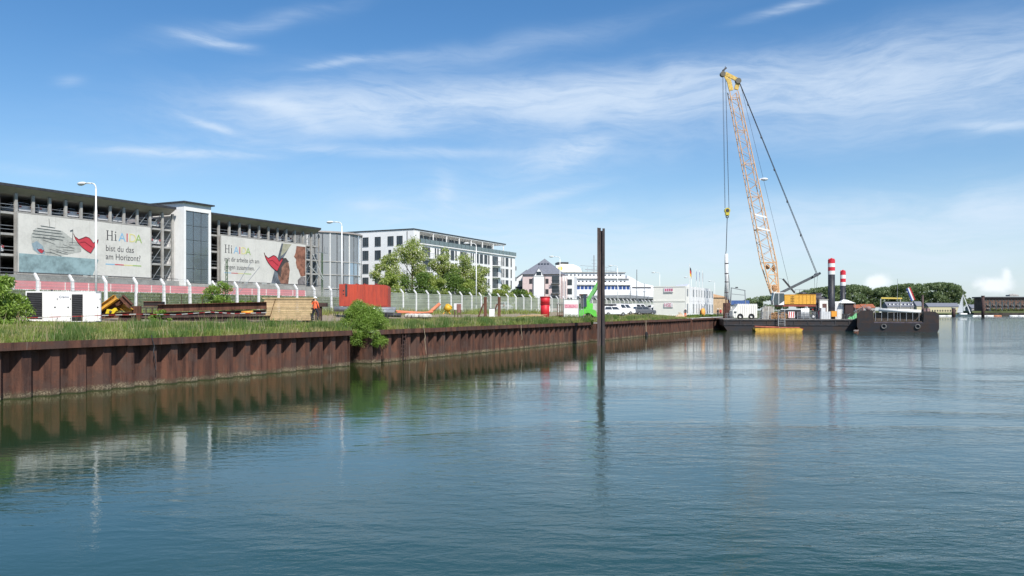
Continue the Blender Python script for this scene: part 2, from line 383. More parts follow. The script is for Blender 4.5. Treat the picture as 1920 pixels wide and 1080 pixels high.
cblue = M('car_blue', (.08, .15, .3), .3, .05); brown = M('brown_wall', (.13, .08, .06), .85, .15, .3)

# ------------------------------------------------------------------ water
wm = MB(); wm.add([(-1500, -2500, 0), (5200, -2500, 0), (5200, 900, 0), (-1500, 900, 0)], [(0, 1, 2, 3)])
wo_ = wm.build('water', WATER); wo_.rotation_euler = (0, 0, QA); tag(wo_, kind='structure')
# ------------------------------------------------------------------ land
gm_ = MB(); NOT = [(43.14, 45.66), (88.5, 91.02), (138.9, 140.16)]
ss = sorted([x for x in np.arange(-60, 235, 4.0) if not any(a - .1 < x < b + .1 for a, b in NOT)] + [v for a, b in NOT for v in (a, a + .01, b - .01, b)]); ls = [33.47, 34, 35, 36.5, 38, 40, 42, 45, 48, 51, 54, 56, 58, 61, 64, 67, 70, 90, 140, 300, 700]
def l_in(s_, l_): return max(l_, 35.55 + (l_ - 33.47) * .3) if l_ < 36.0 and any(a < s_ < b for a, b in NOT) else l_
grid = [[(s_, l_in(s_, l_), gz(s_, l_) + (random.uniform(-.05, .05) if 34 < l_ < 56 else 0)) for l_ in ls] for s_ in ss]
vs = [p for row in grid for p in row]; nl = len(ls); fs = []
for i in range(len(ss) - 1):
    for j in range(nl - 1): fs.append((i * nl + j, (i + 1) * nl + j, (i + 1) * nl + j + 1, i * nl + j + 1))
gm_.add(vs, fs)
gm_.add([(-60, 700, 5.3), (232, 700, 5.3), (232, 2600, 5.3), (-60, 2600, 5.3)], [(0, 1, 2, 3)])
for i in range(len(ss) - 1):
    a_, b_ = grid[i][0], grid[i + 1][0]; gm_.add([a_, b_, (b_[0], b_[1], -2), (a_[0], a_[1], -2)], [(0, 1, 2, 3)])
gm_.add([(232, 33.2, 3), (232, 2600, 5), (232, 2600, -2), (232, 33.2, -2)], [(0, 1, 2, 3)])
go = gm_.build('ground', GROUND); go.location = (0, 0, 0); go.rotation_euler = (0, 0, QA); tag(go, kind='structure')
# ground mesh is written in (s, l): local x = s, local y = l  ->  rotation QA maps it to world

# ------------------------------------------------------------------ quay wall of sheet piles
qw = qthing('quay_wall', 'long rust-brown sheet pile quay wall along the left bank', 'quay wall', 0, 0, 0)
PP = 1.26
prof = [(0, 33.42), (.36, 33.42), (.60, 33.0), (1.02, 33.0), (1.26, 33.42)]


def pile_mesh():
    m = MB(); t = .02; n = len(prof); vs = []
    for z in (-1.5, 2.12):
        vs += [(a, b, z) for a, b in prof] + [(a, b + t + .001, z) for a, b in prof]
    k = 2 * n; fs = []
    for i in range(n - 1):
        fs += [(i, i + 1, k + i + 1, k + i), (n + i + 1, n + i, k + n + i, k + n + i + 1), (k + i, k + i + 1, k + n + i + 1, k + n + i)]
    m.add(vs, fs)
    m.box(.59, .63, 32.975, 33.0, -1.5, 2.12); m.box(-.02, .02, 33.395, 33.42, -1.5, 2.12)   # interlocks
    return m.mesh('sheet_pile', RUST)


pm = pile_mesh(); rec = NOT
s_ = -6.0; i = 0
while s_ < 176:
    inr = any(a < s_ + .63 < b for a, b in rec)
    jit = random.uniform(-.025, .025)
    link('sheet_pile', pm, qw, (s_, (2.05 if inr else 0) + jit, random.uniform(-.03, .0)))
    s_ += PP; i += 1
for a, b in rec: MB().box(a, b, 35.49, 35.53, -1.5, 2.12).build('back_plate', RUST, qw)
# side cheeks of the recesses and of the wall end
for a, b in rec:
    for e in (a, b): MB().box(e - .03, e + .03, 33.0, 35.48, -1.5, 2.12).build('cheek_plate', RUST, qw)
seg = [-8, 4, 14, 26, 34, 43.14, 45.66, 57, 69, 80, 88.5, 91.02, 103, 116, 128, 138.9, 140.16, 150, 163, 176]
for a, b in zip(seg, seg[1:]):
    if (a, b) in NOT: y0 = 34.85
    else: y0 = 32.8
    dz = random.uniform(-.02, .02); c = MB()
    c.box(a + .01, b - .01, y0, y0 + .62, 2.12 + dz, 2.15 + dz); c.box(a + .01, b - .01, y0, y0 + .025, 2.152 + dz, 2.36 + dz); c.box(a + .01, b - .01, y0 + .595, y0 + .62, 2.152 + dz, 2.33 + dz)
    c.box(a + .01, b - .01, y0 - .03, y0, 2.03 + dz, 2.36 + dz)
    c.box(a + .01, b - .01, y0 + .03, y0 + .59, 2.155 + dz, 2.30 + dz, 1)
    c.build('cap_beam', [RUST, conc], qw)
# ladders, hanging ropes, tyre on the wall
lad = qthing('quay_ladder', 'narrow rusty ladder let into the quay wall right of the hanging bush', 'ladder', S(757, 32.9), 32.86, 0)
[MB().bar((x_, 0, -.4), (x_, 0, 2.3), .05).build('rail', rustd, lad) for x_ in (-.2, .2)]
[MB().bar((-.2, 0, z), (.2, 0, z), .04).build('rung', rustd, lad) for z in np.arange(-.2, 2.2, .28)]
for px, top, n_, lb in ((795, 2.6, 9, 'frayed pale rope hanging down the quay wall left of its middle'), (285, 2.5, 7, 'dark wire hanging over the cap near the left end of the quay wall'),
                        (977, 2.3, 6, 'thin pale rope on the quay wall well left of the tall pile')):
    m = MB(); s0 = S(px, 32.7); pts = []
    for i in range(n_):
        pts.append((random.uniform(-.06, .06) + .04 * i, random.uniform(-.03, 0), top - i * .28))
    m.path(pts, .022, 5); o = m.build('mooring_rope', M('rope', (.42, .34, .24), .9) if px != 285 else dark); o.location = W(s0, 32.72, 0); o.rotation_euler = (0, 0, QA); tag(o, lb, 'rope')
ty = qthing('tyre_fender', 'black tyre hanging on two ropes from the quay wall right of the tall pile', 'tyre', S(1212, 32.6), 32.6, .25)
MB().torus((0, 0, .05), .32, .13).build('tyre', black, ty, True)
m = MB(); m.path([(-.1, 0, .35), (-.35, .1, 2.1)], .02); m.path([(.1, 0, .35), (.25, .1, 2.1)], .02); m.build('rope', M('rope', (.42, .34, .24), .9), ty)

# ------------------------------------------------------------------ numpy foliage
def quads_mesh(name, ctr, ax, bx, mat, taper=False):
    """ctr,ax,bx (n,3): leaf quads ctr +- ax +- bx (rhombus)"""
    n = len(ctr); v = np.empty((n, 4, 3), np.float32)
    if taper:   # blade: base wide, tip narrow
        v[:, 0] = ctr - bx; v[:, 1] = ctr + bx; v[:, 2] = ctr + ax + bx * .25; v[:, 3] = ctr + ax - bx * .25
    else:
        v[:, 0] = ctr - ax; v[:, 1] = ctr + bx; v[:, 2] = ctr + ax; v[:, 3] = ctr - bx
    me = bpy.data.meshes.new(name); me.vertices.add(4 * n); me.vertices.foreach_set('co', v.ravel())
    me.loops.add(4 * n); me.loops.foreach_set('vertex_index', np.arange(4 * n, dtype=np.int32))
    me.polygons.add(n); me.polygons.foreach_set('loop_start', np.arange(0, 4 * n, 4, dtype=np.int32))
    me.polygons.foreach_set('loop_total', np.full(n, 4, np.int32)); me.materials.append(mat); me.update(); me.validate()
    return me


RG = np.random.default_rng(11)
def unit(a): return a / np.maximum(1e-6, np.linalg.norm(a, axis=1, keepdims=True))


def leafcloud(clumps, per, size, aspect=.5, hang=0.0, shell=.45):
    """clumps (k,4): x y z r"""
    cl_ = np.asarray(clumps, float); idx = np.repeat(np.arange(len(cl_)), per); n = len(idx)
    d = unit(RG.normal(size=(n, 3))); r = cl_[idx, 3] * (shell + (1 - shell) * RG.random(n) ** .6) * RG.uniform(.75, 1.12, n)
    p = cl_[idx, :3] + d * r[:, None] * np.array([1, 1, .8])
    a = unit(RG.normal(size=(n, 3)) + d * .8 + np.array([0, 0, -hang])); b = unit(np.cross(a, RG.normal(size=(n, 3))))
    sz = size * RG.uniform(.6, 1.3, n)
    return p, a * sz[:, None], b * (sz * aspect)[:, None]


G1 = leafmat('grass_blades', (.17, .24, .045), (.29, .33, .09), (.38, .34, .15))
G2 = leafmat('bush_leaves', (.15, .26, .035), (.28, .40, .08), (.21, .31, .055))
G3 = leafmat('robinia_leaves', (.28, .38, .08), (.46, .52, .16), (.36, .44, .11), .5)
G4 = leafmat('far_wood', (.13, .20, .09), (.24, .29, .14), (.17, .23, .11), .4)
G5 = leafmat('blossom', (.60, .58, .44), (.72, .70, .58), (.5, .52, .36), .3)
G6 = leafmat('shrub_leaves', (.09, .16, .03), (.16, .25, .05), (.12, .20, .04))


def grassfield(name, s0, s1, l0, l1, dens, hfun, mat, mask=None, width=.016, near=True):
    n = int((s1 - s0) * (l1 - l0) * dens)
    u = RG.random(n); s = s0 + (s1 - s0) * (u ** (1.7 if near else 1)); l = RG.uniform(l0, l1, n)
    if mask is not None: k = mask(s, l); s, l = s[k], l[k]; n = len(s)
    z = np.interp(l, [33.2, 35, 38, 42, 48, 54, 58, 64, 70, 1000], [2.2, 2.3, 2.52, 2.8, 3.02, 3.45, 3.7, 5.0, 5.3, 5.3])
    z = np.where(s > 118, np.where(z > 3.65, z + (3.65 - z) * np.clip((s - 118) / 14, 0, 1), z), z) - .03
    c = np.stack([s * ST - l * CT, s * CT + l * ST, z], 1)
    h = hfun(s, l) * RG.uniform(.5, 1.25, n); lean = RG.normal(size=(n, 3)) * .28; lean[:, 2] = 1; a = unit(lean) * h[:, None]
    t = RG.uniform(0, pi, n); wd_ = width * (1 + s / 60) * RG.uniform(.7, 1.5, n)
    b = np.stack([np.cos(t), np.sin(t), 0 * t], 1) * wd_[:, None]
    o = link(name, quads_mesh(name, c, a, b, mat, True)); return o


def clump(s, l): return .5 + .5 * np.sin(s * .9 + 2 * np.sin(l * .8)) * np.sin(l * 1.3 + s * .31) + .25 * np.sin(s * 2.7 + l * 3.1)
tag(grassfield('grass', 2, 150, 33.5, 46.8, 160, lambda s, l: .16 + .30 * np.clip(clump(s, l), 0, 1) * np.clip(1.25 - (l - 33) / 6, .25, 1), G1,
               lambda s, l: (np.sin(s * 1.9 + 1.7 * np.sin(l * 2.1)) * np.sin(l * 2.6 + s * .43) < .72 + .25 * np.sin(s * .21)) & (l < np.interp(s, [0, 30, 36, 50, 56, 62], [46.5, 46.0, 42.5, 40.5, 41.6, 43.0]) + .6 * np.sin(s * .55) + .4 * np.sin(s * 1.7))),
    'tall yellow-green grass growing behind the quay cap', 'grass', kind='stuff')
tag(grassfield('grass', 8, 118, 55, 70, 45, lambda s, l: .32 + 0 * s, leafmat('bank_grass', (.10, .15, .045), (.16, .20, .07), (.20, .21, .10)), None, .03, False),
    'mown green railway bank behind the white fence posts', 'grass', kind='stuff')
tag(grassfield('weeds', 8, 118, 50.2, 54.5, 26, lambda s, l: .25 + .5 * np.clip(clump(s, l), 0, 1), G1,
               lambda s, l: clump(s, l) > .35), 'patchy weeds along the foot of the white fence', 'weeds', kind='stuff')


def bush(name, label, px, l, z0, w_, h_, n_cl, per, leaf, mat, aspect=.28, hang=.3, cat='bush', seed=1, dl=1.0, stems=7):
    rs = random.Random(seed); s0 = S(px, l); root = qthing(name, label, cat, s0, l, z0)
    cl_ = []; m = MB()
    for i in range(n_cl):
        a = rs.uniform(0, 2 * pi); r = sqrt(rs.random()) * .5; zz = rs.random() ** .8
        k = (1 - .45 * zz ** 2)
        cl_.append((cos(a) * r * w_ * k, sin(a) * r * w_ * dl * k, zz * h_ * (1.02 - .45 * r * r * 2), rs.uniform(.13, .24) * min(w_, h_)))
    p, a, b = leafcloud(cl_, per, leaf, aspect, hang)
    link('foliage', quads_mesh('foliage', p.astype(np.float32), a, b, mat), root)
    for i in range(stems):
        c = rs.choice(cl_); m.tube((rs.uniform(-.2, .2), rs.uniform(-.2, .2), -.2), (c[0] * .5, c[1] * .5, c[2] * .5), .04, .025, 5); m.tube((c[0] * .5, c[1] * .5, c[2] * .5), c[:3], .025, .01, 5)
    m.build('stem', bark, root); return root


tc_ = RG.random((150, 2)); ts_, tl_ = 6 + 125 * tc_[:, 0] ** 1.5, 33.7 + 6.0 * tc_[:, 1] ** 1.6; nb = 260; n = 150 * nb
ts_ = np.repeat(ts_, nb) + RG.normal(size=n) * .42; tl_ = np.maximum(33.5, np.repeat(tl_, nb) + RG.normal(size=n) * .32)
tz_ = np.interp(tl_, [33.2, 35, 38, 42, 48], [2.2, 2.3, 2.52, 2.8, 3.02]) - .03; hh_ = np.repeat(RG.uniform(.35, .85, 150), nb) * RG.uniform(.5, 1.1, n)
ln_ = RG.normal(size=(n, 3)) * .22; ln_[:, 2] = 1; ta_ = RG.uniform(0, pi, n)
tag(link('reeds', quads_mesh('reeds', np.stack([ts_ * ST - tl_ * CT, ts_ * CT + tl_ * ST, tz_], 1), unit(ln_) * hh_[:, None], np.stack([np.cos(ta_), np.sin(ta_), 0 * ta_], 1) * .018, leafmat('reed_blades', (.08, .16, .035), (.16, .24, .06), (.12, .18, .05)), True)),
    'darker tufts of tall reed grass scattered along the quay edge', 'reeds', kind='stuff')
n = 5200; ds_ = 5 + 130 * RG.random(n) ** 1.5; dl_ = 33.55 + 8 * RG.random(n) ** 1.8; k_ = clump(ds_ * 1.7, dl_) > .45; ds_, dl_ = ds_[k_], dl_[k_]; n = len(ds_)
dz_ = np.interp(dl_, [33.2, 35, 38, 42, 48], [2.2, 2.3, 2.52, 2.8, 3.02]); ln_ = RG.normal(size=(n, 3)) * .2; ln_[:, 2] = 1; ta_ = RG.uniform(0, pi, n)
tag(link('dry_stalks', quads_mesh('dry_stalks', np.stack([ds_ * ST - dl_ * CT, ds_ * CT + dl_ * ST, dz_], 1), unit(ln_) * RG.uniform(.5, 1.05, n)[:, None], np.stack([np.cos(ta_), np.sin(ta_), 0 * ta_], 1) * .014, leafmat('dry_blades', (.36, .30, .16), (.45, .38, .22), (.22, .26, .08)), True)),
    'pale dry stalks sticking out of the quay grass', 'dry stalks', kind='stuff')
bush('willow_bush', 'bushy green willow hanging over the quay wall in the middle', 681, 34.2, 1.35, 3.3, 2.85, 85, 420, .13, G2, .12, .45, seed=3)
bush('willow_bush', 'green shrub cut by the left edge of the picture, left of the generator', -32, 45.5, 2.6, 4.4, 3.3, 50, 380, .13, G2, .25, .4, seed=5)
bush('willow_bush', 'loose willow shrub in front of the fence below the glass stair tower', 412, 51.5, 3.4, 3.2, 2.6, 36, 190, .12, G2, .22, .2, seed=8)
bush('weed_clump', 'low spreading weed clump right of the willow shrub by the fence', 455, 50.5, 3.3, 4.0, 1.3, 26, 180, .11, G2, .25, .1, seed=9)
bush('weed_clump', 'small dark plant on the quay cap beside the tall pile', 1108, 33.6, 2.0, 1.0, .9, 10, 120, .09, G6, .3, 0, seed=12, stems=3)
bush('weed_clump', 'leafy green weed in the quay grass left of the yellow hopper', 976, 34.6, 2.3, 1.1, .7, 10, 120, .08, G6, .3, 0, seed=13, stems=3)
bush('weed_clump', 'dark green weed in the grass below the timber crate', 300, 42.5, 2.9, 1.6, .8, 12, 120, .08, G2, .3, 0, seed=14, stems=3)['label'] = 'tuft of green weeds below the left part of the long rusty beams'


def tree(name, label, px, l, h_, cw_, seed, blossom=True, mat=None, n_limb=14, per=115, leaf=.17, group=None, trunk=.22, lo=.3):
    rs = random.Random(seed); s0 = S(px, l); root = qthing(name, label, 'tree', s0, l, gz(s0, l) - .1, 0, group)
    m = MB(); cl_ = []; m.tube((0, 0, 0), (.15, 0, h_ * .35), trunk, trunk * .7, 8); m.tube((.15, 0, h_ * .35), (.1, .1, h_ * .8), trunk * .7, trunk * .25, 7)
    for i in range(n_limb):
        a = i * 2.4 + rs.uniform(-.4, .4); z0 = h_ * rs.uniform(.2, .65); rr = cw_ * .5 * rs.uniform(.5, 1.0); z1 = min(h_ * .97, z0 + h_ * rs.uniform(.12, .38))
        if z0 > h_ * .5: rr *= .75
        e = Vector((cos(a) * rr, sin(a) * rr, z1)); m.tube((.1, 0, z0), e * .55 + Vector((0, 0, z0)) * .4, trunk * .35, trunk * .2, 6); m.tube(e * .55 + Vector((0, 0, z0)) * .4, e, trunk * .2, .03, 5)
        for j in range(5):
            t = rs.uniform(.4, 1.1); c = e * t + Vector((0, 0, z0)) * (1 - t)
            cl_.append((c.x + rs.uniform(-.5, .5), c.y + rs.uniform(-.5, .5), c.z + rs.uniform(-.6, .6), rs.uniform(.12, .22) * cw_))
    for j in range(7): cl_.append((rs.uniform(-.12, .12) * cw_, rs.uniform(-.12, .12) * cw_, h_ * rs.uniform(.6, .97), rs.uniform(.12, .2) * cw_))
    cl_ = [c for c in cl_ if c[2] > h_ * lo]
    m.build('trunk', bark, root)
    p, a, b = leafcloud(cl_, per, leaf, .45, .3, .05)
    link('crown', quads_mesh('crown', p.astype(np.float32), a, b, mat or G3), root)
    if blossom:
        p, a, b = leafcloud(cl_, int(per * .3), leaf * .85, .45, 1.5, .3)
        link('blossom', quads_mesh('blossom', p.astype(np.float32), a, b, G5), root)
    return root


tree('robinia_tree', 'flowering robinia in front of the left end of the white apartment block', 772, 74, 11.2, 6.6, 21, lo=.25)
tree('robinia_tree', 'slim low robinia left of the tallest flowering tree', 728, 73, 8.2, 4.6, 22, n_limb=8, lo=.15)
tree('robinia_tree', 'flowering robinia behind the street lamp, in front of the apartment block', 868, 76, 10.9, 7.0, 23, lo=.2)
tree('robinia_tree', 'robinia between the other two, hiding the middle windows', 832, 75, 10.0, 5.4, 24, n_limb=10, lo=.15)
tree('robinia_tree', 'right-hand robinia at the edge of the white block windows', 898, 75, 9.4, 5.2, 25, n_limb=9, lo=.12)
for i, (px, hh, ww) in enumerate([(735, 3.8, 5), (782, 5.2, 6), (812, 4.2, 5), (850, 5.4, 6), (880, 4.8, 5), (915, 3.6, 5), (945, 3.0, 5), (972, 2.8, 5), (990, 2.6, 4)]):
    lb = ['small shrub behind the netting beside the red tank', 'dense dark shrub under the first robinia', 'shrub filling the gap between the robinias',
          'dense shrub under the second robinia', 'shrub right of the second robinia foot', 'low shrub under the apartment balconies', 'low hedge shrub below the right end of the apartment block',
          'low hedge shrub left of the pink house', 'last low hedge shrub before the pink house'][i]
    bush('shrub', lb, px, 70, gz(S(px, 70), 70) + (0.2 if px > 930 else 0), ww, hh + (1.6 if px > 930 else 0), 26, 200, .17, G6 if i % 2 else G3, .45, .1, seed=40 + i)

# ------------------------------------------------------------------ fences
fe = qthing('security_fence', 'long fence of white bent-top concrete posts with wires and netting', 'fence', 0, 0, 0)
def fsk(k): return 35.57 + 2.66 * min(k, 16) + 2.85 * max(0, k - 16)
m = MB(); m.add([(-.1, -.08, 0), (.1, -.08, 0), (.1, .1, 0), (-.1, .1, 0), (-.085, -.07, 2.45), (.085, -.07, 2.45), (.085, .09, 2.45), (-.085, .09, 2.45),
                 (-.07, .32, 2.93), (.07, .32, 2.93), (.07, .43, 2.84), (-.07, .43, 2.84)],
                [(0, 1, 5, 4), (1, 2, 6, 5), (2, 3, 7, 6), (3, 0, 4, 7), (4, 5, 9, 8), (5, 6, 10, 9), (6, 7, 11, 10), (7, 4, 8, 11), (8, 9, 10, 11)])
fpm = m.mesh('fence_post', whitec)
for k in range(-2, 56):
    s = fsk(k); link('fence_post', fpm, fe, (s, 54, gz(s, 54) - .05), (R(random.uniform(-.8, .8)), R(random.uniform(-.8, .8)), 0))
wires = MB()
for z in (.3, .8, 1.3, 1.8, 2.3): wires.bar((28, 53.93, 3.5 + z), (188, 53.93, 3.5 + z), .012)
for z, dl in ((2.6, .15), (2.8, .32)): wires.bar((28, 54 + dl, 3.5 + z), (188, 54 + dl, 3.5 + z), .012)
wires.build('wire', steel, fe)
mesh_thin = netmat('chain_link', (.35, .37, .35), .16); net = netmat('shade_netting', (.36, .40, .33), .66); net2 = netmat('shade_netting_light', (.38, .40, .37), .38)
for k in range(-2, 55):
    s = fsk(k); SP = fsk(k + 1) - s; p = MB(); z0 = gz(s, 54) + .05; dn = .03 * sin(k * 1.7)
    p.add([(s + .11, 53.98, z0), (s + SP - .11, 53.98, z0), (s + SP - .11, 53.98 + dn, z0 + 2.35), (s + .11, 53.98, z0 + 2.35)], [(0, 1, 2, 3)])
    p.build('netting_panel' if k >= 12 else 'mesh_panel', net if k >= 15 else (net2 if k >= 11 else mesh_thin), fe)
sf = qthing('stake_fence', 'low wire fence on thin dark stakes in front of the bank', 'fence', 0, 0, 0)
for px in (258, 300, 340, 380, 420, 470, 503, 537, 570):
    s = S(px, 51); link('stake', MB().tube((0, 0, -.1), (random.uniform(-.05, .05), 0, 1.75), .025, n=5).mesh('stake', rustd), sf, (s, 51, gz(s, 51)))
m = MB(); [m.bar((S(258, 51), 51, 3.45 + z), (S(570, 51), 51, 3.45 + z), .008) for z in (.6, 1.1, 1.6)]; m.build('wire', steel, sf)
# pink barrier on the railway bank
pb = qthing('noise_barrier', 'long pink wall with a white stripe on the railway bank below the garage', 'wall', 0, 0, 0)
a = S(26, 75); b = S(572, 75); n = 16; step = (b - a) / n
for i in range(n):
    x0 = a + i * step; q = MB(); q.box(x0 + .02, x0 + step - .02, 75, 75.2, 5.2, 6.55); q.box(x0 + .02, x0 + step - .02, 74.97, 74.998, 5.62, 5.74, 1); q.build('panel', [pink, white], pb)
for i in range(n + 1): box('support', whitec, pb, a + i * step - .02, a + i * step + .02, 74.9, 75.1, 5.2, 6.5)

# ------------------------------------------------------------------ street lamps
lamp_px = [180, 641, 893, 1050, 1158, 1237, 1296, 1340]
lamp_lb = ['white street lamp standing in front of the left advertising banner', 'white street lamp rising left above the orange-red tank', 'white street lamp in front of the flowering trees',
           'white street lamp beside the pink house', 'white street lamp right of the tall brown pile', 'white street lamp behind the white site office',
           'white street lamp behind the German flag', 'farthest street lamp, right of the blue flags']
proto = None
for px, lb in zip(lamp_px, lamp_lb):
    l = 57; s = S(px, l)
    if proto is None:
        proto = t = qthing('street_lamp', lb, 'street lamp', s, l, 3.6, 0, 'white street lamps along the fence')
        MB().tube((0, 0, 0), (0, 0, 9.7), .10, .055, 10).build('pole', white, t, True); MB().tube((0, 0, 0), (0, 0, .9), .14, .13, 10).build('base', white, t)
        m = MB(); pts = [(0, .0, 9.7)] + [(0, .5 * (1 - cos(a)), 9.7 + .45 * sin(a)) for a in np.linspace(.2, pi / 2, 5)] + [(0, 1.3, 10.22)]
        m.path(pts, .05, 8); m.build('arm', white, t, True)
        m = MB(); m.ball((0, 1.7, 10.22), .17, .52, .13, 12, 6); m.build('lamp_head', white, t, True); MB().ball((0, 1.75, 10.13), .12, .36, .09, 10, 5).build('lens', M('lamp_lens', (.7, .72, .75), .2), t, True)
    else:
        t = copy_tree(proto); t.location = W(s, l, 3.6); t['label'] = lb

# ------------------------------------------------------------------ parking garage
ga = qthing('parking_garage', 'long open-sided grey parking garage with oversailing roof and white stair tower', 'parking garage', 0, 0, 0)
LV = [5.4, 8.1, 10.8, 13.4, 16.05]


def garage_wing(a, b, cols, ra, rb_):
    r = MB(); r.box(ra, rb_, 98.6, 122, 19.02, 19.35); r.build('roof', dark, ga)
    so_ = MB(); so_.prism([(ra, 98.7, 19.017), (ra, 100.1, 18.25), (ra, 122, 18.25), (ra, 122, 19.017)], (rb_ - ra, 0, 0)); so_.build('soffit', taupe, ga)
    for z in LV:
        box('floor_slab', concd, ga, a, b, 99.95, 121, z - .28, z)
        if z > 6: m_ = MB(); m_.bar((a, 99.9, z + .45), (b, 99.9, z + .45), .06); m_.bar((a, 99.9, z + .9), (b, 99.9, z + .9), .06); m_.build('guard_rail', steel, ga)
    box('back_wall', concd, ga, a, b, 120.5, 121.5, 5, 18.3)
    for s in cols:
        c = MB(); c.box(s - .17, s + .17, 99.6, 99.88, 5.3, 18.4); c.build('column', conc, ga)
        box('rear_column', conc, ga, s - .15, s + .15, 110, 110.3, 5.3, 18.3)
    for i in range(len(cols) - 1):
        for j in range(len(LV)):
            if (i in (len(cols) - 2, len(cols) - 3) or (j == 4 and i > len(cols) - 7)):
                z0 = LV[j]; z1 = LV[j + 1] - .3 if j < 4 else 18.2
                MB().bar((cols[i] + .2, 99.75, z0), (cols[i + 1] - .2, 99.75, z1), .06).build('brace', grey, ga)


garage_wing(38, 87.1, [62.9 + 2.21 * k for k in range(-11, 11)] + [86.85], 38, 86.6)
garage_wing(92.6, 121.8, [96.0 + 2.27 * k for k in range(0, 12)], 92.6, 120.2)
box('plinth', M('plinth_concrete', (.27, .27, .26), .85, .15, .7), ga, 60.5, 87.1, 98.6, 98.9, 4.8, 8.2); box('plinth', conc, ga, 92.6, 121, 98.6, 98.9, 4.8, 8.2)
m = MB(); m.bar((60.5, 98.75, 8.5), (87, 98.75, 8.5), .07); m.bar((92.6, 98.75, 8.5), (121, 98.75, 8.5), .07); m.build('plinth_rail', dark, ga)
# stair tower
box('tower_side_wall', render_w, ga, 87.25, 87.6, 97.7, 104.5, 5, 20.1); box('tower_back_wall', M('tower_inside', (.3, .31, .32), .8), ga, 87.6, 92.1, 103.5, 104.5, 5, 20.1)
box('tower_side_wall', render_w, ga, 92.1, 92.5, 97.7, 104.5, 5, 20.1); box('tower_front_lintel', render_w, ga, 87.6, 92.1, 97.7, 98.0, 18.95, 20.1)
box('tower_plinth', conc, ga, 87.6, 92.1, 97.7, 98.0, 5, 7.9); box('tower_roof', dark, ga, 86.9, 92.9, 97.3, 105, 20.1, 20.32)
pane = glassy('stair_glass', (.78, .82, .85), .62, .08, .3, (.26, .31, .34))
for i in range(3):
    for j in range(5):
        x0 = 87.6 + i * 1.5; z0 = 7.95 + j * 2.19; MB().box(x0 + .03, x0 + 1.47, 97.82, 97.86, z0 + .03, z0 + 2.16).build('glass_pane', pane, ga)
m = MB(); [m.box(87.6 + i * 1.5 - .025, 87.6 + i * 1.5 + .025, 97.78, 97.92, 7.9, 18.95) for i in range(1, 3)]; m.build('glazing_frame', dark, ga)
for j in range(4):
    z = 8.3 + j * 2.7; f_ = MB()
    f_.bar((87.7, 98.3, z + 3.3), (88.7, 98.3, z + 3.3), .1, .22); f_.bar((88.7, 98.3, z + 3.3), (90.7, 98.3, z + 1.0), .1, .26); f_.bar((90.7, 98.3, z + 1.0), (92, 98.3, z + 1.0), .1, .22)
    f_.box(87.65, 92, 98.9, 103.4, z + 1.0, z + 1.12) if j % 2 else f_.box(90.7, 92, 98.9, 103.4, z + 1.0, z + 1.12)
    f_.build('stair_flight', white, ga)
# round glazed ramp drum
sc_ = 130.2; lc_ = 108; screen = glassy('drum_screen', (.60, .64, .66), .30, .35, .3, (.36, .38, .39))
for i in range(30):
    a0 = pi + i * pi * 2 / 30 * .78 + .0; a1 = a0 + pi * 2 / 30 * .78
    def q(a_, r): return (sc_ + r * cos(a_), lc_ + r * sin(a_))
    for z0, z1 in ((5.2, 8.0), (8.1, 10.7), (10.8, 13.3), (13.4, 19.0)):
        (x0, y0), (x1, y1) = q(a0 + .012, 9), q(a1 - .012, 9)
        MB().add([(x0, y0, z0), (x1, y1, z0), (x1, y1, z1), (x0, y0, z1)], [(0, 1, 2, 3)]).build('screen_panel', screen, ga)
    x0, y0 = q(a0, 9.05); MB().bar((x0, y0, 5.2), (x0, y0, 19), .07 if i % 3 else .16).build('drum_post', steel if i % 3 else white, ga)
dr = MB()
for z, h, rr in ((8.05, .18, 9.12), (10.75, .18, 9.12), (13.35, .18, 9.12)): dr.tube((sc_, lc_, z - h / 2), (sc_, lc_, z + h / 2), rr, rr, 48)
dr.build('drum_floor', concd, ga); MB().tube((sc_, lc_, 19.0), (sc_, lc_, 19.3), 9.3, 9.3, 48).build('drum_roof', taupe, ga)
MB().tube((sc_, lc_, 5), (sc_, lc_, 18.9), 4.5, 4.5, 32).build('drum_core', M('drum_core', (.26, .28, .3), .8), ga)


# ------------------------------------------------------------------ text and banners
def textmesh(body, size, mat, extr=.01, xs=1.0):
    cu_ = bpy.data.curves.new('t', 'FONT'); cu_.body = body; cu_.size = size; cu_.extrude = extr; cu_.resolution_u = 3
    o = bpy.data.objects.new('t', cu_); COL.objects.link(o); dg = bpy.context.evaluated_depsgraph_get()
    me = bpy.data.meshes.new_from_object(o.evaluated_get(dg)); bpy.data.objects.remove(o); bpy.data.curves.remove(cu_)
    me.transform(Matrix.Diagonal((xs, 1, 1, 1))); me.transform(Matrix.Rotation(pi / 2, 4, 'X')); me.materials.clear(); me.materials.append(mat); return me


ink = M('ink_dark', (.055, .055, .06), .8, .05); inkg = M('ink_grey', (.075, .075, .08), .8, .05)
pb_ = M('print_blue', (.22, .42, .60), .8, .03); pr_ = M('print_red', (.50, .07, .09), .8, .03); py_ = M('print_yellow', (.62, .57, .24), .8, .03); pg_ = M('print_green', (.28, .42, .12), .8, .03)


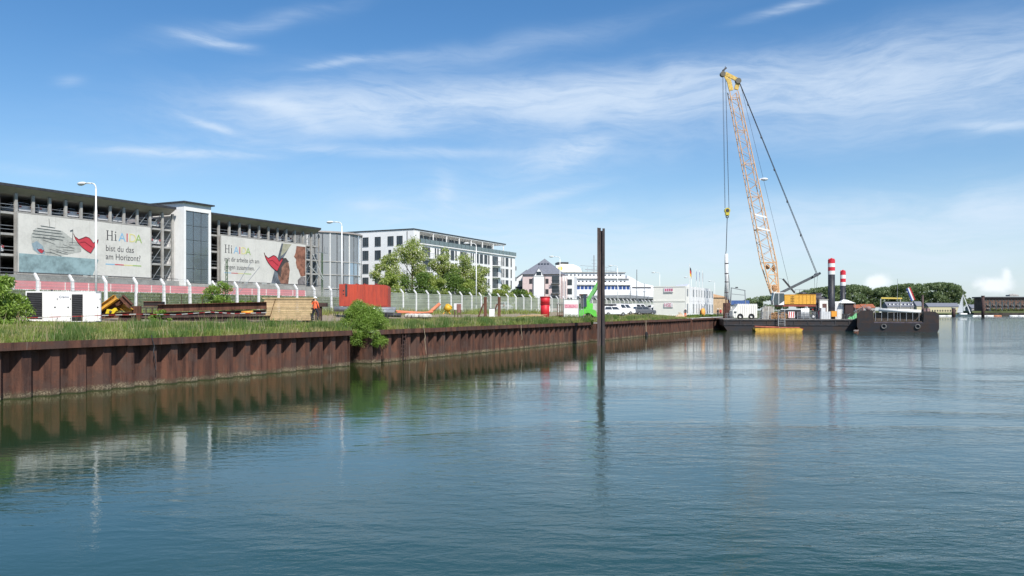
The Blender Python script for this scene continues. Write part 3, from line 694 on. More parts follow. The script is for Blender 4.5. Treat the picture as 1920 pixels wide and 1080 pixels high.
def hi_aida(par, x, z, h, y):
    """'Hi' drawn with serifs, AIDA in four colours"""
    m = MB(); u = h
    def r(a, b, c, d): m.box(x + a * u, x + b * u, y - .012, y, z + c * u, z + d * u)
    for x0 in (.08, .60): r(x0, x0 + .12, .04, .96); r(x0 - .08, x0 + .2, 0, .05); r(x0 - .08, x0 + .2, .95, 1)
    r(.2, .6, .47, .53); r(1.02, 1.13, .04, .66); r(.94, 1.13, .63, .68); r(.94, 1.21, 0, .05); r(1.01, 1.14, .82, .95)
    m.build('lettering', ink, par)
    for ch, mt, dx in (('A', pb_, 1.42), ('I', pr_, 2.28), ('D', py_, 2.62), ('A', pg_, 3.42)):
        o = link('lettering', textmesh(ch, h * 1.28, mt), par, (x + dx * u, y - .005, z))


def lips(par, x, z, k, y):
    p = [(0, 1.15), (.10, .95), (.45, .72), (.8, .86), (1.1, 1.0), (1.4, .93), (1.6, .75), (1.78, .52), (1.92, .6), (2.05, .72), (2.25, .85), (2.2, .62), (2.0, .35), (1.8, .05), (1.55, -.35), (1.2, -.2), (.8, .05), (.4, .4), (.15, .75)]
    MB().xz([(x + a * k, z + b * k) for a, b in p], y - .02, y - .01).build('lips_print', M('lips_red', (.52, .05, .07), .8, .05), par)
    m = MB()
    for a, b in zip(p, p[1:] + p[:1]): m.bar((x + a[0] * k, y - .024, z + a[1] * k), (x + b[0] * k, y - .024, z + b[1] * k), .02, .07 * k, up=(0, 1, 0))
    c = [(.6, .5), (1.0, .55), (1.4, .3), (1.7, .15)]
    for a, b in zip(c, c[1:]): m.bar((x + a[0] * k, y - .024, z + a[1] * k), (x + b[0] * k, y - .024, z + b[1] * k), .02, .05 * k, up=(0, 1, 0))
    m.build('lips_outline', M('lips_line', (.10, .02, .03), .8), par)


YB = 99.1
b1 = qthing('advertising_banner', 'banner with ship drawing and Hi AIDA lettering, left of the stair tower', 'banner', 0, 0, 0, 0, 'large banners on the garage')
s0, s1, z0, z1 = 62.8, 82.4, 8.45, 15.9
def cloth(par, s0, s1):
    n = 8; dx = (s1 - s0) / n
    for i in range(n): box('banner_strip', banner, par, s0 + i * dx + .01, s0 + (i + 1) * dx - .01, YB, YB + .06, z0, z1 + .02 * sin(i * 2.1))
    f = MB(); f.box(s0 - .12, s1 + .12, YB - .02, YB + .2, z1 + .05, z1 + .2); f.box(s0 - .12, s1 + .12, YB - .02, YB + .2, z0 - .2, z0 - .05); f.box(s0 - .14, s0 - .02, YB - .02, YB + .2, z0 - .05, z1 + .05); f.box(s1 + .02, s1 + .14, YB - .02, YB + .2, z0 - .05, z1 + .05)
    f.build('banner_frame', conc, par)


cloth(b1, s0, s1); y = YB
# sea and ship sketch
MB().xz([(62.9, 8.5), (73.0, 8.5), (73.9, 10.6), (73.8, 10.75), (62.9, 10.9)], y - .012, y - .006).build('sea_print', M('sea_print', (.24, .34, .36), .8, .22, .25), b1)
sp = MB()
sp.xz([(64.6, 11.5), (65.4, 10.95), (68.3, 10.9), (71.3, 11.6), (71.4, 12.5), (69.5, 13.6), (68.6, 14.2), (65.0, 14.2), (64.4, 13.2)], y - .014, y - .007)
sp.build('ship_print', M('ship_print', (.42, .43, .40), .8, .12, 1.2), b1)
sp = MB(); sp.xz([(64.5, 12.2), (64.8, 11.4), (65.6, 10.95), (66.3, 10.95), (66.0, 12.0), (65.2, 12.6)], y - .018, y - .011); sp.build('ship_print', M('ship_shade', (.25, .33, .38), .8, .1), b1)
sp = MB()
for j, (zz, a, b) in enumerate([(14.25, 65.2, 68.4), (13.9, 64.7, 68.6), (13.5, 64.6, 68.9), (13.1, 64.6, 68.7), (14.6, 65.7, 67.6)]): sp.bar((a, y - .02, zz), (b, y - .02, zz - .1), .02, .11, up=(0, 1, 0))
sp.bar((66.9, y - .02, 14.6), (66.8, y - .02, 15.6), .02, .06, up=(0, 1, 0)); sp.bar((70.0, y - .02, 12.6), (70.1, y - .02, 14.3), .02, .12, up=(0, 1, 0)); sp.bar((69.7, y - .02, 14.3), (70.1, y - .02, 14.5), .02, .2, up=(0, 1, 0))
sp.build('ship_print', M('ship_line', (.09, .10, .11), .8), b1)
sp = MB()
for j in range(14):
    a = 66 + (j % 5) * .9; zz = 11.3 + (j * .37) % 2.2; sp.bar((a, y - .021, zz), (a + 1.6, y - .021, zz + random.uniform(-.45, .1)), .02, .05, up=(0, 1, 0))
sp.build('ship_print', inkg, b1)
lips(b1, 65.2, 11.2, .42, y - .01); lips(b1, 70.2, 12.1, 1.62, y)
hi_aida(b1, 75.1, 13.5, 1.36, y); link('lettering', textmesh('bist du das', 1.2, inkg, xs=.88), b1, (75.0, y - .006, 12.0)); link('lettering', textmesh('am Horizont?', 1.2, inkg, xs=.86), b1, (75.0, y - .006, 10.85))
for k, mt in enumerate((pb_, pr_, py_, pg_)): MB().box(75.0 + k * 1.45, 76.43 + k * 1.45, y - .012, y, 10.1, 10.25).build('colour_bar', mt, b1)
b2 = qthing('advertising_banner', 'banner with two faces and Hi AIDA lettering, right of the stair tower', 'banner', 0, 0, 0, 0, 'large banners on the garage')
cloth(b2, 95.95, 116.4)
hi_aida(b2, 96.7, 13.15, 1.35, y); link('lettering', textmesh('mit dir arbeite ich am', 1.1, inkg, xs=.82), b2, (96.6, y - .006, 11.8)); link('lettering', textmesh('jungen zusammen.', 1.1, inkg, xs=.84), b2, (96.6, y - .006, 10.55))
for k, mt in enumerate((pb_, pr_, py_, pg_)): MB().box(96.6 + k * 1.5, 98.08 + k * 1.5, y - .012, y, 9.85, 9.97).build('colour_bar', mt, b2)
lips(b2, 105.6, 11.4, 2.05, y - .03)
MB().xz([(107.4, 8.5), (108.6, 12), (110, 15.7), (112.4, 15.7), (110.2, 12.8), (109.9, 8.5)], y - .012, y - .006).build('coat_print', M('coat_print', (.13, .15, .18), .8, .3, .6), b2)
MB().xz([(109.7, 13.3), (110.4, 15.7), (112.6, 15.7), (111.0, 14.2)], y - .016, y - .010).build('collar_print', M('collar_print', (.36, .35, .26), .8, .1), b2)
hd = [(109.0, 10.6), (109.2, 12.2), (109.9, 12.9), (111.0, 13.0), (111.8, 12.3), (112.1, 11.0), (111.9, 9.8), (111.7, 8.5), (109.8, 8.5), (109.2, 9.4)]
MB().xz(hd, y - .02, y - .012).build('head_print', M('head_print', (.26, .13, .09), .8, .35, 1.0), b2)
MB().xz([(108.9, 10.4), (109.0, 12.2), (109.8, 13.05), (111.1, 13.15), (111.9, 12.5), (110.9, 12.3), (110.0, 11.4), (109.7, 9.6)], y - .026, y - .021).build('hair_print', M('hair_print', (.07, .06, .06), .8, .2), b2)
fc = [(113.9, 15.5), (116.3, 15.5), (116.3, 10.2), (115.6, 10.0), (115.0, 10.0), (114.4, 11.2), (114.0, 11.5), (113.7, 12.5), (113.8, 13.0), (113.5, 13.3), (113.2, 13.5), (113.6, 14.2)]
MB().xz(fc, y - .02, y - .012).build('face_print', M('face_print', (.27, .12, .08), .8, .3, 1.0), b2)
MB().xz([(114.3, 8.5), (116.3, 8.5), (116.3, 10.0), (115.0, 9.9), (114.2, 9.3)], y - .02, y - .012).build('shirt_print', M('shirt_print', (.22, .2, .2), .8, .3, 2), b2)

# ------------------------------------------------------------------ cars
def car_mesh_parts(kind):
    """local x forward, y left, z up, length about 4.4"""
    if kind == 'van': prof_ = [(-2.4, .35), (-2.45, 1.2), (-2.35, 1.95), (1.0, 1.95), (1.75, 1.15), (2.35, 1.0), (2.45, .6), (2.4, .35)]; win = [(-1.0, 1.2, 1.25, 1.72, .95)]; top = (-2.3, .95, 1.95)
    else: prof_ = None
    return prof_


def make_car(name, label, paint, kind='hatch', group=None):
    t = thing(name, label, 'van' if kind == 'van' else 'car', (0, 0, 0), 0, group); hw = .88
    if kind == 'van':
        low = [(-2.4, .3), (-2.45, 1.15), (1.95, 1.15), (2.4, 1.0), (2.5, .55), (2.4, .3)]; b0, b1_, t0, t1, zt = -2.44, 1.9, -2.35, 1.05, 2.0; zb = 1.15
    elif kind == 'suv':
        low = [(-2.15, .32), (-2.2, 1.0), (1.2, 1.02), (2.05, .9), (2.2, .6), (2.1, .3)]; b0, b1_, t0, t1, zt = -2.18, 1.1, -1.85, .35, 1.6; zb = 1.0
    else:
        low = [(-2.05, .28), (-2.12, .9), (1.15, .92), (1.95, .78), (2.1, .5), (2.0, .25)]; b0, b1_, t0, t1, zt = -2.05, 1.1, -1.5, .3, 1.45; zb = .9
    m = MB(); m.xz(low, -hw, hw); m.add([(b0, -hw + .02, zb), (b1_, -hw + .02, zb), (b1_, hw - .02, zb), (b0, hw - .02, zb), (t0, -hw + .2, zt), (t1, -hw + .2, zt), (t1, hw - .2, zt), (t0, hw - .2, zt)],
                                       [(0, 1, 5, 4), (1, 2, 6, 5), (2, 3, 7, 6), (3, 0, 4, 7), (4, 5, 6, 7)])
    o = m.build('body', paint, t); bv = o.modifiers.new('b', 'BEVEL'); bv.width = .06; bv.segments = 2
    def lerp(x_, k): return x_
    def side(sgn):
        q_ = MB(); ya = sgn * (hw - .02 + .012); yb = sgn * (hw - .2 + .012); k0, k1 = .12, .86
        def pt(u, v): xb = b0 + (b1_ - b0) * u; xt = t0 + (t1 - t0) * u; return (xb + (xt - xb) * v, ya + (yb - ya) * v, zb + (zt - zb) * v)
        u0 = .45 if kind == 'van' else .07
        for a_, b_ in ((u0, (u0 + .93) / 2 - .02), ((u0 + .93) / 2 + .02, .93)): q_.add([pt(a_, k0), pt(b_, k0), pt(b_, k1), pt(a_, k1)], [(0, 1, 2, 3)])
        q_.build('side_window', glass_d, t)
    side(1); side(-1)
    for (xb, xt, nm, e) in ((b1_, t1, 'windscreen', .02), (b0, t0, 'rear_window', -.02)):
        def p2(v, w__): return (xb + (xt - xb) * v + e, w__ * ((hw - .1) + (-.18) * v), zb + (zt - zb) * v + .01)
        MB().add([p2(.1, -1), p2(.1, 1), p2(.88, 1), p2(.88, -1)], [(0, 1, 2, 3)]).build(nm, glass_d, t)
    for x_ in (-1.35, 1.35):
        for y_ in (-1, 1):
            w_ = MB().tube((x_, y_ * .66, .32), (x_, y_ * .9, .32), .32, .32, 16).build('wheel', black, t); MB().tube((x_, y_ * .88, .32), (x_, y_ * .92, .32), .19, .17, 12).build('rim', steel, w_)
    for y_ in (-.7, .7):
        box('headlight', M('lamp_lens', (.7, .72, .75), .2), t, 1.95, 2.14 if kind == 'hatch' else 2.3, y_ - .16, y_ + .16, .6, .78)
        box('tail_light', M('tail_red', (.4, .02, .02), .3), t, -2.5 if kind == 'van' else -2.22, -2.05, y_ - .12, y_ + .12, .75, 1.0)
    return t


def park(c, px, l, z=None, rot=0, s=None):
    s = S(px, l) if s is None else s; c.location = W(s, l, gz(s, l) if z is None else z); c.rotation_euler = (0, 0, QA + R(rot)); return c


hatch_g = make_car('parked_car', 'dark grey estate car parked right of the tall pile', cgrey, 'suv', 'cars parked on the site')
park(hatch_g, 1208, 44.5, rot=-52)
white_suv = make_car('parked_car', 'white car with roof box parked just right of the tall pile', cwh, 'suv', 'cars parked on the site'); park(white_suv, 1150, 42.5, rot=-45)
rb = box('roof_box', dark, white_suv, -1.5, .4, -.4, .4, 1.68, 1.98)
wv = make_car('parked_van', 'white van parked behind the white car with roof box', cwh, 'van', 'cars parked on the site'); park(wv, 1166, 47, rot=-40)
wv2 = copy_tree(wv); wv2['label'] = 'white van parked beside the white site office'; park(wv2, 1238, 44.6, rot=-48); wv2['group'] = 'cars parked on the site'
c_ = make_car('parked_car', 'light blue-grey hatchback parked between dark estate and white van', csilv, 'hatch', 'cars parked on the site'); park(c_, 1222, 43.5, rot=-46)
c_ = make_car('parked_car', 'white hatchback parked behind the netting left of the red hopper', cwh, 'hatch', None); park(c_, 945, 57.5, rot=8)
c_ = copy_tree(wv); c_['label'] = 'white van parked behind the dark grey estate car'; park(c_, 1196, 49.5, rot=-44)
c_ = copy_tree(hatch_g); c_['label'] = 'dark car parked left of the van by the site office'; park(c_, 1228, 48.5, rot=-50)
c_ = copy_tree(white_suv); c_['label'] = 'white car parked farthest back beside the fence'; park(c_, 1180, 51.0, rot=-40)
silv = make_car('parked_car', 'parked car on the garage top deck behind the railing', csilv, 'hatch', 'cars on the garage top deck')
k = 0
for s, pnt in ((58.5, 0), (64.5, 1), (67.2, 0), (71.0, 0), (75.5, 1), (78.0, 0), (84.0, 1), (102.5, 0), (105.5, 1), (110.5, 0), (113.0, 0)):
    c_ = silv if k == 0 else copy_tree(silv); k += 1
    c_.location = W(s, 102.4, 16.06); c_.rotation_euler = (0, 0, QA + pi / 2)
    if s > 90: c_['label'] = 'car parked on the garage top deck above the banner with two faces'
    else: c_['label'] = 'car parked on the garage top deck above the ship banner'
for s, z in ((58.5, 13.41), (60.3, 8.11), (58.0, 10.81), (60.9, 10.81), (84.3, 13.41)):
    c_ = copy_tree(silv); c_.location = W(s, 102.4, z); c_.rotation_euler = (0, 0, QA + pi / 2); c_['label'] = 'parked car on a lower garage deck beside the banner'; c_['group'] = 'cars on lower garage decks'

# ------------------------------------------------------------------ white apartment block
ap = qthing('apartment_block', 'white four storey apartment block with set-back glazed top floor', 'apartment block', 0, 0, 0)
A0, A1, L0, L1 = 148.8, 200.3, 96.5, 121
wl = MB(); wl.box(A0, A1, L0, L1, 3.5, 18.55); wl.build('wall', render_w, ap)
wl = MB(); wl.box(A0, A1 - 8, L0 + 2.6, L1, 18.555, 21.4); wl.box(A0, A0 + 2.2, L0, L0 + 2.597, 18.555, 21.4); wl.build('upper_wall', render_w, ap)
box('roof', dark, ap, A0 - .15, A1 - 6, L0 - .15, L1 + .2, 21.65, 21.85); box('roof_edge', render_w, ap, A0 - .02, A1 - 6, L0 - .02, L1, 21.40, 21.647)


def win(par, axis, a, b, z0, z1, at, out, mull=1, fr=dark):
    """window with frame and glass; axis 's' = on a wall of constant l (=at), 'l' = on a wall of constant s; out = direction sign of the outside"""
    f = MB(); g = MB(); t = .07
    def bx_(m, u0, u1, c0, c1, d0, d1):
        lo, hi = sorted((at + out * d0, at + out * d1))
        if axis == 's': m.box(u0, u1, lo, hi, c0, c1)
        else: m.box(lo, hi, u0, u1, c0, c1)
    bx_(f, a, b, z0, z0 + t, .003, .07); bx_(f, a, b, z1 - t, z1, .003, .07); bx_(f, a, a + t, z0 + t, z1 - t, .003, .07); bx_(f, b - t, b, z0 + t, z1 - t, .003, .07)
    for k in range(1, mull + 1):
        u = a + (b - a) * k / (mull + 1); bx_(f, u - .03, u + .03, z0 + t, z1 - t, .003, .065)
    fo = f.build('window', fr, par)
    bx_(g, a + t, b - t, z0 + t, z1 - t, .004, .02); g.build('pane', glass_d, fo)
    sm_ = MB(); bx_(sm_, a - .05, b + .05, z0 - .07, z0 - .003, .003, .1); sm_.build('sill', steel, fo)
    return fo


for r in range(4):
    zt = 20.35 - 3.03 * r
    for (x0, x1) in ((680, 691), (703, 714), (727, 738), (744, 755)):
        la, lb = A0 / (S(x1, 1)), A0 / (S(x0, 1))
        if r and x0 == 744: continue
        if r == 1 and x0 == 727: la, lb = 102.4, 103.1
        win(ap, 'l', la, lb, zt - 2.05, zt, A0, -1)
for ll in (112.5, 115.3, 118.2):
    for r in range(4): win(ap, 'l', ll, ll + 1.6, 18.3 - 3.03 * r, 20.35 - 3.03 * r, A0, -1)
box('downpipe', dark, ap, A0 - .1, A0 - .004, 98.1, 98.2, 8, 21.3)
for mdl in range(3):
    o_ = 152.4 + 17.05 * mdl
    for r in range(4):
        zb = 15.9 - 3.04 * r
        # loggia: dark opening with glass balustrade, slab
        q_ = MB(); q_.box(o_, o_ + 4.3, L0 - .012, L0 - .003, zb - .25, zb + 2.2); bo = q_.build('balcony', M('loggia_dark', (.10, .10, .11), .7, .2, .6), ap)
        box('balcony_door', glass_d, bo, o_ + .5, o_ + 2.6, L0 - .03, L0 - .014, zb - .2, zb + 2.0)
        box('side_reveal', render_w, bo, o_ + 3.3, o_ + 4.3, L0 - .05, L0 - .014, zb - .25, zb + 2.2)
        box('balcony_slab', render_w, bo, o_ - .1, o_ + 4.4, L0 - 1.1, L0 - .05, zb - .42, zb - .25)
        m = MB(); m.bar((o_, L0 - 1.05, zb + .8), (o_ + 4.3, L0 - 1.05, zb + .8), .05)
        for u in np.arange(0, 4.4, .33): m.bar((o_ + u, L0 - 1.05, zb - .25), (o_ + u, L0 - 1.05, zb + .8), .03)
        m.build('railing', grey, bo)
        for a, b, ml in ((5.3, 5.8, 0), (6.4, 6.9, 0), (7.8, 9.4, 1), (10.1, 11.7, 1), (12.5, 14.1, 1), (14.7, 15.3, 0)):
            if o_ + b > A1 - .5: continue
            if mdl == 2 and a > 9: a, b, ml = 10.9, 11.5, 0
            if mdl == 2 and o_ + b > A1 - .4: continue
            win(ap, 's', o_ + a, o_ + b, zb, zb + 2.2, L0, -1, ml)
            if mdl == 2 and a > 9: break
# top floor terrace
for i in range(14):
    a = A0 + 2.6 + i * 2.85; win(ap, 's', a, a + 2.4, 18.7, 21.0, L0 + 2.6, -1, 2)
box('terrace_slab', render_w, ap, A0 + 2.3, A1 + .25, L0 - .3, L0 + 2.55, 18.56, 18.8)
railg = glassy('terrace_glass', (.55, .65, .62), .5, .05, .4)
for i in range(24):
    a = A0 + 2.4 + i * 2.05; MB().box(a + .03, a + 2.0, L0 - .25, L0 - .23, 18.85, 19.85).build('glass_panel', railg, ap)
m = MB(); [m.bar((A0 + 2.4 + i * 2.05, L0 - .24, 18.8), (A0 + 2.4 + i * 2.05, L0 - .24, 19.9), .05) for i in range(25)]; m.build('rail_post', dark, ap)
m = MB(); [m.box(A0 + 2.3 + i * 6, A0 + 2.5 + i * 6, L0, L0 + .2, 18.8, 21.38) for i in range(0, 8)]; m.build('terrace_post', render_w, ap)
for k, zb in enumerate((15.0, 12.0, 9.0)):
    q_ = box('end_balcony', grey, ap, A1 + .005, A1 + 1.5, L0 + .3, L0 + 4, zb, zb + 1.1)
m = MB(); m.tube((A0 + 12, 108, 21.8), (A0 + 12, 108, 23.2), .05); m.ball((A0 + 12, 108, 22.8), .5, .15, .3); m.build('antenna', dark, ap)

# ------------------------------------------------------------------ pink house
ph = thing('town_house', 'pink house with steep grey hipped roof and white gabled bay', 'house', P(1016, 583, 262).xy.to_3d(), R(-10)); ph.location.z = 3.6
box('wall', pinkw, ph, -6.4, 6.4, 0, 12, 0, 12.1)
m = MB(); m.add([(-7, -.6, 12.1), (7, -.6, 12.1), (7, 12.6, 12.1), (-7, 12.6, 12.1), (-1.7, 5, 16.2), (1.9, 5, 16.2), (1.9, 7, 16.2), (-1.7, 7, 16.2)], [(0, 1, 5, 4), (1, 2, 6, 5), (2, 3, 7, 6), (3, 0, 4, 7), (4, 5, 6, 7), (0, 3, 2, 1)]); rf = m.build('roof', slate, ph)
m = MB(); m.add([(-1.7, 5, 16.2), (1.9, 5, 16.2), (1.9, 7, 16.2), (-1.7, 7, 16.2), (.1, 6, 17.6)], [(0, 1, 4), (1, 2, 4), (2, 3, 4), (3, 0, 4)]); m.build('roof_lantern', slate, rf)
m = MB(); [m.add([(-1.9 + i * 1.0, 3.6, 15.0), (-1.2 + i * 1.0, 3.6, 15.0), (-1.2 + i * 1.0, 4.3, 15.9), (-1.9 + i * 1.0, 4.3, 15.9)], [(0, 1, 2, 3)]) for i in range(4)]; m.build('roof_window', glass_d, rf)
box('bay', render_w, ph, -2.6, .8, -.8, -.003, 0, 11.4); m = MB(); m.prism([(-2.4, -.9, 11.403), (.6, -.9, 11.403), (-.9, -.9, 14.0)], (0, 3.2, 0)); m.build('dormer', render_w, ph)
m = MB(); m.bar((-2.7, -.9, 11.5), (-.9, -.9, 14.3), .25, .15); m.bar((.9, -.9, 11.5), (-.9, -.9, 14.3), .25, .15); m.build('dormer_roof', slate, ph); box('dormer_window', glass_d, ph, -1.7, -.1, -.94, -.91, 11.7, 12.9)
for (a, b, z, h, ml) in ((-4.2, -3.2, 9, 1.6, 0), (-4.2, -3.2, 5.6, 1.6, 0), (1.2, 2.2, 9, 1.6, 0), (1.2, 2.2, 5.6, 1.6, 0)):
    o = MB().box(a, b, -.05, -.003, z, z + h).build('window', dark, ph)
for z in (2.8, 6, 9.2):
    o = MB().box(3.3, 5.7, -.05, -.003, z, z + 2.2).build('balcony_door', glass_d, ph); box('balcony', steel, ph, 3.1, 5.9, -1.2, -.05, z - .25, z - .1)
    m = MB(); [m.bar((3.1 + k * .35, -1.15, z - .1), (3.1 + k * .35, -1.15, z + .8), .04) for k in range(9)]; m.bar((3.1, -1.15, z + .8), (5.9, -1.15, z + .8), .06); m.build('railing', dark, ph)
m = MB(); m.tube((1.0, -.1, 0), (1.0, -.1, 12), .08); m.build('downpipe', dark, ph); box('side_wing', render_w, ph, 6.45, 10.5, 1, 11, 0, 11.5)
for z in (2.5, 5.5, 8.5): box('window', glass_d, ph, 8.2, 9.8, .93, .997, z, z + 1.9)
m = MB(); [m.box(6.6 + k * .75, 6.85 + k * .75, -.2, .1, 0, 11) for k in range(3)]; m.build('facade_fin', pinkw, ph)
wh = thing('town_house', 'small white gabled house squeezed left of the pink house', 'house', P(976, 583, 268).xy.to_3d(), 0); wh.location.z = 3.6
box('wall', render_w, wh, -3.2, 2, 0, 8, 0, 10.3); m = MB(); m.prism([(-2.6, 0, 10.303), (2.0, 0, 10.303), (2.0, 0, 13.6)], (0, 8, 0)); m.build('gable', render_w, wh)
m = MB(); m.bar((-3.0, -.2, 10.0), (2.1, -.2, 13.8), .3, .25); m.build('roof_edge', slate, wh); box('window', glass_d, wh, -.6, .6, -.06, -.003, 8.3, 10.2)
box('balcony', grey, wh, -3.6, 2.0, -1.4, -.003, 7.0, 7.3); box('railing', dark, wh, -3.6, 2.0, -1.42, -1.38, 7.3, 8.2)
box('window', dark, wh, -2, 1.4, -.06, -.003, 4.0, 6.6)

# ------------------------------------------------------------------ ferry behind the houses
fy = thing('ferry', 'large white passenger ship behind the pink house', 'ship', P(1105, 583, 330).xy.to_3d(), R(6)); fy.location.z = 0
shw = M('ship_white', (.78, .79, .8), .5, .03)
m = MB(); m.xz([(-34, 0), (-34, 12), (38, 12), (42, 15), (36, 0)], -2, 16); m.build('hull', shw, fy)
for j, (a, b, z) in enumerate([(-16, 16, 12), (-17, 15.5, 14.6), (-17, 14, 17.2)]):
    d_ = box('deck', shw, fy, a, b + 1, -1 + j * .6, 15 - j, z + .003, z + 2.5)
    if j == 1: pass
    mm = MB(); n = int((b - a) / 1.6)
    for i in range(n): mm.box(a + 1 + i * 1.6, a + (2.3 if j == 0 else 1.7) + i * 1.6, -1.06 + j * .6, -1.003 + j * .6, z + (.5 if j == 0 else 1.0), z + (2.0 if j == 0 else 1.5))
    mm.build('deck_windows', bluew if j == 0 else dark, d_)
    box('deck_edge', conc, d_, a - .3, b + 1.3, -1.5 + j * .6, -1.01 + j * .6, z + 2.2, z + 2.5)
m = MB(); m.xz([(-14, 19.8), (-13.4, 22.4), (-11, 23.2), (-6, 23.0), (-3.4, 21.8), (-2.6, 19.8)], 3, 12); fn_ = m.build('funnel', M('funnel_cream', (.8, .78, .66), .6, .03), fy)
box('funnel_cap', dark, fn_, -12.5, -8, 4, 11, 23.2, 24); MB().tube((-11.6, 2.9, 21.3), (-11.6, 2.99, 21.3), .9, .9, 16).build('funnel_mark', M('mark_gold', (.6, .5, .1), .6), fn_)
m = MB(); m.bar((-1, 4, 21), (12, 4, 20.2), .2, .3); m.bar((-3, 4, 22.6), (9, 4, 21.9), .1, .15); [m.bar((x_, 4, 19.7), (x_, 4, 21.8), .1) for x_ in range(-2, 14, 2)]; m.build('railing', steel, fy)
m = MB(); m.bar((3, 5, 19.7), (3, 5, 27), .35, .35); m.bar((1.8, 5, 25), (4.2, 5, 25), .12); m.bar((2, 5, 23.5), (4, 5, 23.5), .12); m.build('mast', steel, fy)
m = MB(); m.xz([(16, 12.003), (16, 18.4), (18, 17.5), (22, 15.2), (27, 14.2), (27, 12.003)], 0, 14); m.build('forward_deck', shw, fy)
m = MB(); m.box(18, 26, -.06, -.003, 13, 13.6); m.box(28, 40, -1.5, -1.0, 12.1, 13.4); m.build('bridge_windows', dark, fy)
sh2 = thing('terminal_building', 'low white harbour building with dark glazed strip behind the fence', 'building', P(1185, 583, 290).xy.to_3d(), R(4)); sh2.location.z = 3.6
box('wall', render_w, sh2, -19, 9, 0, 10, 0, 5.0); box('glazing', glass_d, sh2, -18.6, 8.6, -.08, -.003, 2.9, 4.6)
m = MB(); m.xz([(-19.5, 5.003), (-19.5, 5.5), (-2, 5.9), (10, 4.9), (10, 4.4)], -.6, 10.5); m.build('roof', steel, sh2); box('brown_panel', brown, sh2, -19.3, -16.3, -.16, -.09, 0, 6.2)
m = MB(); [m.bar((x_, -1, 0), (x_ + .8, -1, 5.4), .15) for x_ in range(-15, 10, 4)]; m.build('strut', steel, sh2)
for px, h_, lb in ((1194, 13.5, 'tall thin grey mast left of the white site office'), (1208, 9, 'short dark harbour mast behind the parked vans'), (1182, 8, 'thin mast behind the netting right of the ship bow')):
    p_ = P(px, 583, 260); t = thing('harbour_mast', lb, 'mast', (p_.x, p_.y, 3.6)); MB().tube((0, 0, 0), (0, 0, h_), .18, .12, 6).build('pole', grey, t)
    if h_ < 10: MB().bar((-.6, 0, h_ * .7), (.6, 0, h_ * .7), .15).build('spreader', grey, t); MB().bar((-.4, 0, h_ * .5), (.5, 0, h_ * .5), .15).build('spreader', grey, t)

# ------------------------------------------------------------------ white site office of stacked containers
of = qthing('site_office', 'white two storey site office of stacked cabins with windows', 'site office', 0, 0, 0)
o0 = 150.2; zo = 2.75; l0, l1 = 36.6, 42.9
cabw = M('cabin_white', (.74, .75, .74), .5, .03, .8)
for lv in range(2):
    z = zo + lv * 2.82
    for i in range(10):
        a = o0 + i * 2.46
        if i == 1: c_ = box('cabin', grey, of, a + .02, a + 1.0, l0 + .35, l1, z, z + 2.8); box('cabin', cabw, of, a + 1.02, a + 2.42, l0, l1, z, z + 2.8); continue
        h = 2.8 if not (lv and i > 8) else 2.0
        c_ = MB().box(a + .02, a + 2.44, l0, l1, z, z + h).build('cabin', cream if i == 0 else cabw, of)
        wv_ = MB().box(a + .75, a + 1.75, l0 - .05, l0 - .003, z + (.9 if lv else .5), z + 2.3).build('window', M('blind_grey', (.28, .30, .31), .4, .1), c_)
        box('corner_post', cabw, c_, a - .02, a + .08, l0 - .04, l0 - .003, z, z + h)
    f_ = MB(); f_.box(o0 - .05, o0 + .015, l0 + .1, l1, z + 2.68, z + 2.8); f_.box(o0 - .05, o0 + .015, l0 + .1, l1, z, z + .12); f_.build('end_frame', cream, of)
pinkt = M('print_magenta', (.55, .12, .22), .7)
for z, tx in ((zo + 4.6, None), (zo + 1.7, 'HSE')):
    sg = MB().box(o0 - .12, o0 - .055, 39.0, 40.8, z - .1, z + .75).build('sign', M('sign_white', (.72, .68, .68), .6), of)
    if tx:
        tm = textmesh(tx, 1.0, pinkt, xs=.8); o = link('lettering', tm, sg, (o0 - .125, 40.72, z), (0, 0, -pi / 2))
    else:
        m = MB(); [m.box(o0 - .14, o0 - .122, 39.1 + k * .4, 39.38 + k * .4, z + .08, z + .55) for k in range(4)]; m.build('lettering', pinkt, sg); box('sign_edge', grey, sg, o0 - .14, o0 - .122, 39.0, 40.8, z - .2, z - .11)
st_ = qthing('outside_stair', 'steep steel outside stair at the left end of the white site office', 'stair', S(1216, 45), 44, 0)
m = MB(); m.bar((0, 0, 5.6), (1.5, -6, 2.9), .12, .25); m.bar((.9, 0, 5.6), (2.4, -6, 2.9), .12, .25); m.bar((0, 0, 6.6), (1.5, -6, 3.9), .06); m.build('stringer', dark, st_)
m = MB(); [m.box(.05 + k * .1, .95 + k * .1, -k * .4 - .15, -k * .4 + .15, 5.55 - k * .18, 5.6 - k * .18) for k in range(15)]; m.build('step', steel, st_)
m = MB(); [m.bar((0, -k * .1, 3), (0, -k * .1, 6.6), .06) for k in (0, 12)]; m.build('post', steel, st_)
